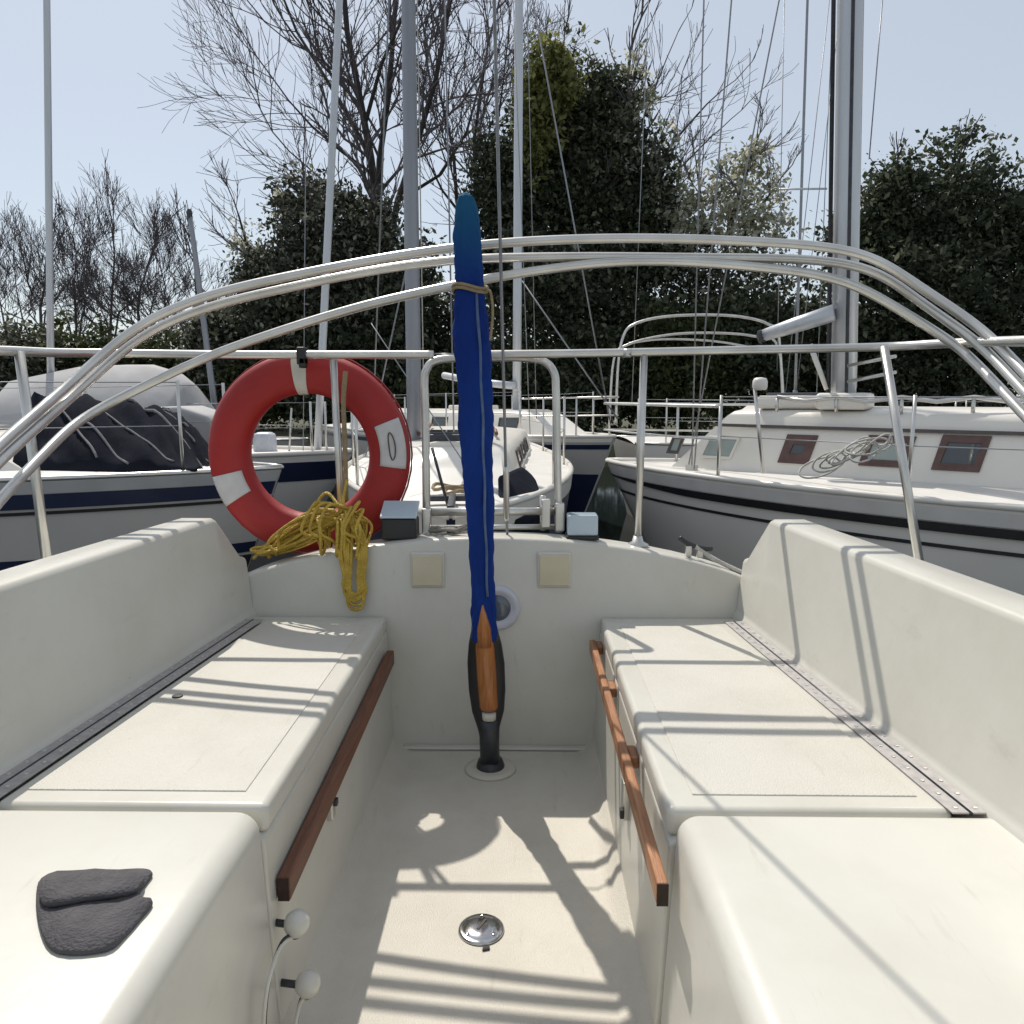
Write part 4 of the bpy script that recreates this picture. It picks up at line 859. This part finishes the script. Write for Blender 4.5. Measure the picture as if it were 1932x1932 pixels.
for u0, v0_, u1, v1_, r_ in ((0.50, 0.42, 0.98, 0.66, 0.013), (0.56, 0.36, 1.0, 0.52, 0.008), (0.42, 0.55, 0.86, 0.92, 0.008), (0.30, 0.66, 0.62, 0.97, 0.008), (0.62, 0.32, 0.90, 0.42, 0.01), (0.15, 0.5, 0.45, 0.95, 0.008)):
    tube('pale_fold', [cov_pt(lerp(u0, u1, k / 8), lerp(v0_, v1_, k / 8)) + Vector((0, -0.012, 0.012)) for k in range(9)], r_, FOLD, cn, n=7, smo=2)
pc = [PY(x, y, 5.9) for x, y in ((290, 768), (335, 766), (392, 784), (402, 806), (398, 884), (330, 884))]
v, f = slab(pc, (0, 1, 0), 0.5); mk('pale_cover', v, f, CANVASW, b5.root, bevel=0.04)

# == pale boat behind the life ring, with the slim leaning mast
b6 = Boat((-2.0, 9.0), (-1, 0.04), (0, -1), 8.0, 2.5, 0.80, 0.77, 0.78, 'pale sailboat seen through the life ring with a slim leaning mast', hullm=HULLG)
b6.band(lambda t: b6.sheer(t) - 0.08, lambda t: b6.sheer(t) - 0.3, NAVY, 0.008, 'sheer_stripe')
b6.toe(WHITE, 0.03)
c6 = b6.cabin(2.7, 6.4, 0.6, 0.85, 0.28, WHITE, front=0.5)
for a0, a1 in ((3.5, 4.0), (4.3, 4.9), (5.2, 5.8)): b6.window(c6, a0, a1, 0.3, 0.8, BRONZE, WGLASS, frame=0.02)
b6.stanchions([0.05, 0.2, 0.36, 0.52, 0.7, 0.9], 0.6, r=0.014)
mb = PY(598, 872, 9.2); b6.mast(mb, PY(655, -300, 9.2), 0.045, 0.055, ALU)
b6.stay(PY(572, 850, 9.1), PY(577, 250, 9.1), 0.005); b6.stay(PY(545, 860, 9.0), PY(550, 770, 9.0), 0.012, STEEL)
v, f = obox(PY(500, 838, 9.0), (0.12, 0, 0), (0, 0.12, 0), (0, 0, 0.14)); mk('outboard_cowl', v, f, LGREYP, b6.root, bevel=0.06)
# == covered boat far left
b7 = Boat((-3.9, 8.1), (-1, 0.1), (0, -1), 7.5, 2.5, 0.72, 0.70, 0.72, 'sailboat at far left under a pale grey canvas cover')
b7.toe(STEEL, 0.02)
secs = []
for x, yt_ in ((40, 715), (150, 692), (240, 688), (290, 688), (330, 700), (352, 718), (362, 728)):
    A = PY(x, yt_, 8.4); lo = 0.78
    secs.append([Vector((A.x, 7.5, lo)), Vector((A.x, 7.75, lerp(lo, A.z, 0.6))), Vector((A.x, 8.2, A.z - 0.03)), Vector((A.x, 8.4, A.z)), Vector((A.x, 8.6, A.z - 0.03)), Vector((A.x, 9.1, lerp(lo, A.z, 0.6))), Vector((A.x, 9.3, lo))])
v, f = loft(secs); mk('canvas_cover', v, f, CANVASW, b7.root, smooth=True).modifiers.new('es', 'EDGE_SPLIT').split_angle = math.radians(50)
b7.mast(PY(96, 735, 8.4), PY(84, -400, 8.4), 0.034, 0.042, ALU)
# == distant boat with only its mast clear of the others
b8 = Boat((-4.2, 15.0), (-1, 0.15), (0, -1), 7.5, 2.4, 0.65, 0.62, 0.66, 'distant sailboat behind the left boats with a short leaning grey mast', hullm=HULLG2)
b8.toe(STEEL, 0.02); b8.cabin(1.2, 5.0, 0.45, 0.8, 0.3, WHITE)
v, f = lathe([(0.05, 0), (0.05, 0.12), (0.03, 0.16)], PY(358, 412, 14.5), (0, 0, 1), 10); hd_ = mk('masthead', v, f, DGREY, b8.root)
b8.mast(PY(408, 790, 14.5), PY(359, 410, 14.5), 0.055, 0.06, ALUD)
# == boat with bimini behind the right boat
b9 = Boat((9.4, 11.3), (-1, -0.04), (0.0, -1), 8.0, 2.6, 0.82, 0.80, 0.84, 'sailboat with a bare bimini hoop partly hidden behind the white boat', hullm=HULLG)
b9.toe(STEEL, 0.02); c9 = b9.cabin(1.4, 5.4, 0.5, 0.85, 0.34, WHITE)
b9.stanchions([0.1, 0.3, 0.5, 0.7, 0.95], 0.6, r=0.012)
for pts, r_ in (([(1162, 800), (1166, 690), (1176, 635), (1196, 612), (1250, 598), (1330, 594), (1400, 598), (1450, 612), (1470, 640), (1478, 800)], 0.018), ([(1150, 800), (1158, 680), (1185, 650), (1260, 632), (1340, 628), (1420, 634), (1468, 655), (1480, 800)], 0.016), ([(1185, 648), (1250, 640), (1350, 644), (1440, 660)], 0.013)):
    tube('bimini_hoop', [PY(x, y, 10.4) for x, y in pts], r_, STEEL, b9.root, n=8, smo=6)
for x in (1192, 1540, 1560): b9.stay(PY(x, 760, 10.6), PY(x + 40, -200, 10.6), 0.006)
b9.mast(PY(1500, 740, 11.3), PY(1530, -200, 11.3), 0.02, 0.02, WIRE)
# spreader glimpsed left of the silver mast
tube('spreader', [PY(1470, 357, 11.0), PY(1560, 356, 11.0)], 0.014, ALU, b9.root, n=6)
#==TREES==
def fast_mesh(name, V, Fq, m, parent, nper):
    V = np.asarray(V, np.float32); c = V.mean(0); base = WLOC[parent]
    me = bpy.data.meshes.new(name); nf = len(Fq)
    me.vertices.add(len(V)); me.vertices.foreach_set('co', (V - c).ravel())
    me.loops.add(nf * nper); me.loops.foreach_set('vertex_index', np.asarray(Fq, np.int32).ravel())
    me.polygons.add(nf); me.polygons.foreach_set('loop_start', np.arange(nf, dtype=np.int32) * nper); me.polygons.foreach_set('loop_total', np.full(nf, nper, np.int32))
    me.update(calc_edges=True); me.validate(); me.materials.append(m)
    o = bpy.data.objects.new(name, me); COL.objects.link(o); o.parent = parent; o.location = Vector([float(q) for q in c]) - base; WLOC[o] = Vector([float(q) for q in c]); return o
def leaves(rs, blobs, n, size, clump=0.45, per=45, shell=0.55):
    """leaf quads in clumps through ellipsoids (cx,cy,cz,rx,ry,rz,weight)"""
    B = np.array(blobs, float); wgt = B[:, 3] * B[:, 5] * B[:, 6]; wgt /= wgt.sum()
    nc = max(4, n // per); bi = rs.choice(len(B), nc, p=wgt)
    d = rs.normal(size=(nc, 3)); d /= np.linalg.norm(d, axis=1)[:, None]
    rad = shell + (1.10 - shell) * rs.rand(nc) ** 0.6; far = rs.rand(nc) < 0.22; rad[far] = 1.0 + 0.5 * rs.rand(far.sum()) ** 1.5
    inn = rs.rand(nc) < 0.35; rad[inn] = rs.rand(inn.sum()) ** 0.5 * 0.75
    cc = B[bi, :3] + d * B[bi, 3:6] * rad[:, None]
    csz = clump * (0.45 + rs.rand(nc)); csz[far] *= 0.5
    pw = np.where(far, 0.3, 1.0); pw /= pw.sum(); li = rs.choice(nc, n, p=pw); P = cc[li] + rs.normal(size=(n, 3)) * csz[li][:, None] * np.array([1, 1, 0.75]) * 0.55
    a = rs.normal(size=(n, 3)); a /= np.linalg.norm(a, axis=1)[:, None]
    b = np.cross(a, rs.normal(size=(n, 3))); b /= np.linalg.norm(b, axis=1)[:, None]
    sz = size * (0.4 + 1.1 * rs.rand(n) ** 1.7)[:, None]
    V = np.stack([P - a * sz * 0.6, P + b * sz * 0.32, P + a * sz * 0.6, P - b * sz * 0.32], 1).reshape(-1, 3)
    return V, np.arange(n * 4).reshape(-1, 4)
def branches(rs, segs):
    """segments (p0, p1, r0, r1) to three-sided prisms"""
    S = np.array([[*a, *b, r0, r1] for a, b, r0, r1 in segs]); p0, p1 = S[:, :3], S[:, 3:6]
    t = p1 - p0; t /= (np.linalg.norm(t, axis=1)[:, None] + 1e-9)
    ref = np.where(np.abs(t[:, :1]) < 0.8, np.array([[1., 0, 0]]), np.array([[0, 1., 0]])); a = np.cross(t, ref); a /= np.linalg.norm(a, axis=1)[:, None]; b = np.cross(t, a)
    V = []
    for pp, r in ((p0, S[:, 6]), (p1, S[:, 7])):
        for k in range(4):
            an = math.pi / 2 * k; V.append(pp + (a * math.cos(an) + b * math.sin(an)) * r[:, None])
    V = np.stack(V, 1).reshape(-1, 3); n = len(S); i0 = np.arange(n)[:, None] * 8
    Fq = np.concatenate([i0 + np.array([[k, (k + 1) % 4, 4 + (k + 1) % 4, 4 + k]]) for k in range(4)], 0)
    return V, Fq
def grow(rs, p, d, ln, r, depth, segs, spread=0.5, upb=0.12, kids=(2, 4), thin=0.62, rmin=0.006):
    n = 3; q = np.array(p, float); d = np.array(d, float); d /= np.linalg.norm(d)
    pts = [q.copy()]
    for k in range(n):
        d = d + rs.normal(size=3) * 0.10 + np.array([0, 0, upb * 0.35]); d /= np.linalg.norm(d)
        q2 = q + d * ln / n; segs.append((q, q2, max(rmin, r * (1 - 0.12 * k)), max(rmin, r * (1 - 0.12 * (k + 1))))); q = q2; pts.append(q.copy())
    if depth == 0: return
    for k in range(rs.randint(kids[0], kids[1] + 1)):
        at = pts[rs.randint(1, n + 1)] if k else pts[-1]
        x = rs.normal(size=3); x -= d * x.dot(d); x /= np.linalg.norm(x)
        sp = spread * (0.5 + rs.rand()) * (0.6 if k == 0 else 1.0)
        nd = d * math.cos(sp) + x * math.sin(sp) + np.array([0, 0, upb])
        grow(rs, at, nd, ln * (0.62 + 0.25 * rs.rand()), r * (0.78 if k == 0 else thin), depth - 1, segs, spread, upb, kids, thin, rmin)
def tree(name, label, base, limbs, seed, leafblobs=None, nleaf=0, lsize=0.14, lm=None, group='trees on the bank', trunkm=BARK, crownm=None, depth=5, r=0.15, spread=0.45, kids=(2, 4), upb=0.12, rmin=0.006, extra=None, clump=0.45, per=45, lim_len=2.4):
    rs = np.random.RandomState(seed); root = thing(name, base, label, 'tree' if 'tree' in name else 'shrub', group)
    tv, tw = [], []
    for path, r0, dp in limbs:                 # a limb follows its path, then sprouts
        P = [np.array(q, float) for q in path]
        for k in range(len(P) - 1):
            n = 4
            for j in range(n):
                a, b = lerp(P[k], P[k + 1], j / n), lerp(P[k], P[k + 1], (j + 1) / n); g = (k + j / n) / (len(P) - 1)
                tv.append((a, b, r0 * (1 - 0.6 * g), r0 * (1 - 0.6 * (g + 1 / n / (len(P) - 1)))))
                if g > 0.3 and dp and rs.rand() < 0.9:
                    dd = (P[k + 1] - P[k]); dd /= np.linalg.norm(dd); x = rs.normal(size=3); x -= dd * x.dot(dd); x /= np.linalg.norm(x)
                    grow(rs, b, dd * 0.55 + x * 0.8 + np.array([0, 0, 0.15]), lim_len * (0.5 + 0.5 * rs.rand()), min(r0 * (1 - 0.6 * g) * 0.45, 0.025 if leafblobs else 1.0), dp - 1, tw, spread, upb, kids, rmin=rmin)
        if dp: grow(rs, P[-1], P[-1] - P[-2], lim_len * (0.6 if leafblobs else 1.0), min(r0 * 0.4, 0.022 if leafblobs else 1.0), dp, tw, spread, upb, kids, rmin=rmin)
    V, Q = branches(rs, tv); fast_mesh('trunk', V, Q, trunkm, root, 4)
    if tw:
        V, Q = branches(rs, tw); fast_mesh('twigs' if leafblobs else 'crown', V, Q, crownm or TWIG, root, 4)['kind'] = 'stuff'
    if leafblobs:
        V, Q = leaves(rs, leafblobs, nleaf, lsize, clump, per); fast_mesh('crown', V, Q, lm, root, 4)
    for blobs, n, sz, m, cl in (extra or []):
        V, Q = leaves(rs, blobs, n, sz, cl, per); fast_mesh('leaf_cluster', V, Q, m, root, 4)
    return root
def blob(px, py, Y, rxp, ryp, deep=None, wt=1.0):
    c = PY(px, py, Y); k = Y / F_PX; return (c.x, c.y, c.z, rxp * k, deep if deep else 0.8 * rxp * k, ryp * k, wt)
def path(Y, *pts): return [np.array(PY(x, y, Y + (q[0] if q else 0))) for x, y, *q in pts]
GZ = 0.45
# tall bare tree
Yt = 27.0; b0 = PY(728, 780, Yt); b0.z = GZ
tree('bare_tree', 'tall bare tree with dark forked trunk left of the thick mast', b0, [
    (path(Yt, (728, 785), (722, 600), (718, 450), (700, 300), (682, 200), (655, 60), (640, -120)), 0.18, 4),
    (path(Yt, (722, 600), (712, 430), (716, 300, 0.5), (735, 170, 0.8), (745, 20, 1.0), (752, -150, 1.2)), 0.14, 4),
    (path(Yt, (728, 500), (750, 380, -0.4), (790, 260, -0.8), (822, 150, -1.2), (850, 0, -1.5), (870, -140, -2)), 0.12, 4),
    (path(Yt, (700, 300), (655, 215, 0.7), (610, 140, 1.2), (560, 60, 1.8), (520, -40, 2)), 0.085, 4),
    (path(Yt, (705, 330), (650, 290, -0.6), (590, 240, -1.0), (545, 190, -1.5)), 0.065, 4),
    (path(Yt, (715, 430), (670, 400, -0.6), (620, 350, -1.0), (580, 315, -1.5)), 0.07, 3),
    (path(Yt, (750, 380), (830, 330, 0.5), (880, 250, 1), (905, 160, 1.5)), 0.08, 4),
    (path(Yt, (690, 230), (720, 120, -0.8), (770, 10, -1.4), (790, -120, -2)), 0.07, 4)], 11, spread=0.55, kids=(3, 4), rmin=0.0062, lim_len=2.1, crownm=TWIG)
# second thinner bare tree right behind
b0 = PY(885, 780, 29); b0.z = GZ
tree('bare_tree', 'thin bare tree between the thick mast and the dark evergreen', b0, [
    (path(29, (885, 785), (890, 560), (900, 380), (895, 260), (915, 120)), 0.12, 4),
    (path(29, (890, 480), (862, 380), (855, 280), (830, 180)), 0.09, 4),
    (path(29, (900, 380), (935, 260), (950, 150)), 0.07, 4),
    (path(29, (890, 430), (835, 360), (805, 300)), 0.06, 3)], 12, spread=0.55, kids=(3, 4), rmin=0.0062, lim_len=1.8)
# big dark evergreen in the middle, sunlit ivy-green at its left shoulder
b0 = PY(1090, 790, 25); b0.z = GZ
tree('evergreen_tree', 'large dark evergreen tree behind the slim mast with a yellow-green top', b0, [
    (path(25, (1085, 795), (1088, 500), (1075, 250), (1055, 140)), 0.26, 3), (path(25, (1090, 500), (1180, 300), (1195, 200)), 0.13, 3), (path(25, (1085, 560), (960, 360), (930, 290)), 0.13, 3), (path(25, (1120, 560), (1230, 420), (1270, 340)), 0.1, 3)], 13,
    [blob(935, 420, 25, 52, 150), blob(930, 330, 25, 30, 50), blob(1010, 400, 25, 70, 190), blob(1090, 330, 25.4, 80, 180), blob(1130, 230, 25.4, 45, 80), blob(1150, 420, 25.2, 85, 190), blob(1215, 480, 25, 65, 150), blob(1150, 190, 25.2, 26, 40), blob(1060, 600, 25, 190, 130), blob(1225, 380, 25, 40, 60), blob(1045, 250, 25.5, 45, 110)], 105000, 0.15, L_DARK, clump=0.46, per=34, lim_len=1.3,
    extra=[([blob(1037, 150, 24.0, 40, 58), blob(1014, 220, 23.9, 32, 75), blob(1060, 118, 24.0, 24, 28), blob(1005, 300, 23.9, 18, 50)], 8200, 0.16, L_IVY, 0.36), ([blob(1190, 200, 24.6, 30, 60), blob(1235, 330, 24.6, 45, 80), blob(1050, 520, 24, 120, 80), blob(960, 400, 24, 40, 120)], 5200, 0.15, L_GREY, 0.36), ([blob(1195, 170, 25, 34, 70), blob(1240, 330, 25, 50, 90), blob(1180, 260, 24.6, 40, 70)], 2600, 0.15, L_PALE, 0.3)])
# shrubby tree at left
b0 = PY(600, 780, 24); b0.z = GZ
tree('shrubby_tree', 'dark bushy tree at left behind the hoops under the bare tree', b0, [
    (path(24, (600, 785), (605, 600), (590, 450), (575, 360)), 0.14, 3), (path(24, (610, 650), (690, 500), (720, 420)), 0.1, 3), (path(24, (595, 600), (520, 520), (465, 460), (450, 405)), 0.07, 3), (path(24, (560, 560), (480, 490), (440, 465)), 0.04, 2)], 14,
    [blob(560, 400, 24, 50, 60, wt=0.4), blob(610, 440, 24, 80, 90, wt=0.6), blob(690, 490, 24, 70, 110, wt=0.7), blob(540, 530, 24, 75, 70), blob(600, 600, 24, 140, 110), blob(480, 515, 24, 34, 30), blob(715, 420, 24.5, 30, 50, wt=0.4), blob(655, 390, 24, 40, 40, wt=0.35), blob(740, 600, 24, 60, 110), blob(575, 350, 24, 34, 30, wt=0.6)], 52000, 0.135, L_GREY, clump=0.38, per=26, lim_len=1.2,
    extra=[([blob(640, 630, 24.6, 170, 120), blob(630, 540, 24.6, 90, 80), blob(520, 600, 24.6, 70, 50)], 22000, 0.19, L_DARK, 0.5), ([blob(600, 400, 24.2, 90, 60), blob(470, 470, 24.2, 40, 50), blob(700, 430, 24.2, 50, 60)], 2600, 0.14, L_PALE, 0.3)])
# bare branchy tree behind the evergreen
b0 = PY(1200, 780, 26.5); b0.z = GZ
tree('bare_tree', 'bare branches reaching up right of the dark evergreen', b0, [
    (path(26.5, (1200, 790), (1195, 500), (1185, 320), (1180, 200), (1188, 110)), 0.12, 3),
    (path(26.5, (1195, 420), (1245, 300), (1290, 245), (1335, 195)), 0.06, 3), (path(26.5, (1190, 340), (1215, 220), (1250, 130)), 0.05, 3), (path(26.5, (1200, 480), (1270, 330), (1345, 255)), 0.05, 3), (path(26.5, (1195, 400), (1230, 300), (1265, 210)), 0.04, 3)], 15, spread=0.4, kids=(1, 3), rmin=0.007, lim_len=1.2)
# pale budding tree
b0 = PY(1380, 780, 24); b0.z = GZ
tree('budding_tree', 'pale budding tree with sparse light leaves left of the silver mast', b0, [
    (path(24, (1380, 790), (1375, 600), (1370, 450), (1400, 350), (1425, 275)), 0.1, 3), (path(24, (1375, 560), (1330, 430), (1315, 320)), 0.07, 3), (path(24, (1375, 500), (1430, 400), (1470, 340)), 0.06, 3)], 16,
    [blob(1330, 380, 24, 50, 60, wt=0.9), blob(1390, 340, 24, 40, 60), blob(1420, 290, 24, 24, 34), blob(1400, 420, 24, 70, 50), blob(1450, 350, 24, 26, 30, wt=0.7), blob(1300, 440, 24, 50, 60), blob(1440, 440, 24, 60, 30)], 5600, 0.15, L_PALE, clump=0.27, per=11, lim_len=0.9,
    extra=[([blob(1390, 520, 24.5, 110, 45), blob(1300, 490, 24.5, 50, 60)], 4500, 0.14, L_GREY, 0.36), ([blob(1370, 630, 25, 160, 75)], 12000, 0.2, L_DARK, 0.5)])
# dark tree at the right edge
b0 = PY(1710, 780, 23); b0.z = GZ
tree('dark_tree', 'dark leafy tree at the right edge behind the silver mast', b0, [(path(23, (1710, 790), (1705, 560), (1700, 420), (1690, 330)), 0.2, 2), (path(23, (1710, 600), (1790, 420), (1810, 300)), 0.12, 2)], 17,
    [blob(1690, 350, 23, 34, 50), blob(1665, 420, 23, 55, 70), blob(1740, 430, 23, 70, 110), blob(1820, 400, 23, 70, 130), blob(1620, 470, 23, 50, 60), blob(1720, 580, 23, 170, 130), blob(1900, 470, 23, 70, 120), blob(1590, 460, 23, 26, 40), blob(1840, 610, 23, 150, 120)], 62000, 0.155, L_DARK, clump=0.48, per=36, lim_len=0.9)
# bare thicket far left
for k, (x, top, sd) in enumerate(((262, 478, 21), (312, 500, 22), (372, 540, 23), (212, 470, 24), (146, 505, 25), (78, 470, 26), (8, 490, 27))):
    b0 = PY(x, 780, 30); b0.z = GZ
    lab = ['bare grey tree leftmost behind the canvas-covered boat', 'bare grey tree beside the distant leaning mast', 'low bare tree right of the distant leaning mast', 'bare tree at the left margin, first outside the boats', 'bare tree at the left margin, second outward', 'bare tree at the left margin, third outward', 'bare tree at the very left end of the row'][k]
    tree('bare_thicket_tree', lab, b0, [(path(30, (x, 790), (x + 4 + 9 * math.sin(sd * 7), 660), (x - 2, top + 110), (x + 16 * math.sin(sd * 3), top + 40 + 30 * math.sin(sd))), 0.06 + 0.04 * abs(math.sin(sd * 5)), 4), (path(30, (x, 690), (x - 20 - 14 * math.sin(sd * 2), 610), (x - 34 - 16 * math.sin(sd), top + 90 + 30 * math.sin(sd * 4))), 0.05, 4), (path(30, (x, 670), (x + 18 + 12 * math.sin(sd * 6), 590), (x + 36 + 14 * math.cos(sd), top + 100 + 30 * math.cos(sd * 4))), 0.05, 4)], 30 + sd, spread=0.42, kids=(3, 4), rmin=0.0065, lim_len=1.2, group='bare trees in the left thicket', trunkm=TWIG)
# low shrubs that close the view between the trunks
SH = [(300, 690, 26, 95, 80, L_BUSH, 'olive shrub behind the canvas-covered boat'), (420, 640, 25, 60, 90, L_GREY, 'grey-green shrub left of the life ring top'), (500, 690, 25, 90, 90, L_BUSH, 'olive shrub directly above the life ring'), (820, 660, 24.5, 80, 130, L_DARK, 'dark shrub between the thick mast and the tiller'), (830, 740, 22.5, 70, 60, L_BUSH, 'low green shrub left of the tiller above the ladder'), (960, 720, 23, 110, 80, L_DARK, 'dark low shrub right of the tiller at rail height'), (1120, 700, 23, 120, 100, L_DARK, 'dark shrub above the white boat bow'), (1280, 680, 22.5, 100, 110, L_BUSH, 'olive shrub under the bare bimini hoop'), (1440, 660, 23, 110, 110, L_DARK, 'dark shrub behind the boom of the white boat'), (1580, 670, 23, 90, 110, L_DARK, 'dark shrub behind the silver mast foot'), (1780, 690, 22, 150, 110, L_DARK, 'dark shrub at the right edge below the dark tree'), (660, 690, 23.5, 100, 110, L_DARK, 'dark shrub behind the right half of the life ring'), (140, 680, 26, 120, 90, L_BUSH, 'olive shrub at the left margin'), (20, 690, 25, 110, 100, L_GREY, 'grey-green shrub at the far left margin'), (770, 520, 26, 50, 120, L_GREY, 'tall loose shrub behind the thick mast')]
for k, (x, y, Y, rx, ry, m, lab) in enumerate(SH):
    b0 = PY(x, 785, Y); b0.z = GZ
    nl = 4200 if k == 14 else 14000
    tree('shrub', lab, b0, [(path(Y, (x, 800), (x + 6, y), (x - 8, y - ry * 0.6)), 0.05, 0), (path(Y, (x, 800), (x - rx * 0.4, y), (x - rx * 0.5, y - ry * 0.4)), 0.04, 0), (path(Y, (x, 800), (x + rx * 0.4, y), (x + rx * 0.5, y - ry * 0.3)), 0.04, 0)], 60 + k, [blob(x, y, Y, rx * 0.8, ry * 0.8), blob(x - rx * 0.5, y + 20, Y, rx * 0.55, ry * 0.7), blob(x + rx * 0.5, y + 15, Y, rx * 0.55, ry * 0.75), blob(x, y + 60, Y, rx, ry * 0.7)], nl, 0.155, m, group='shrubs on the bank', clump=0.42)
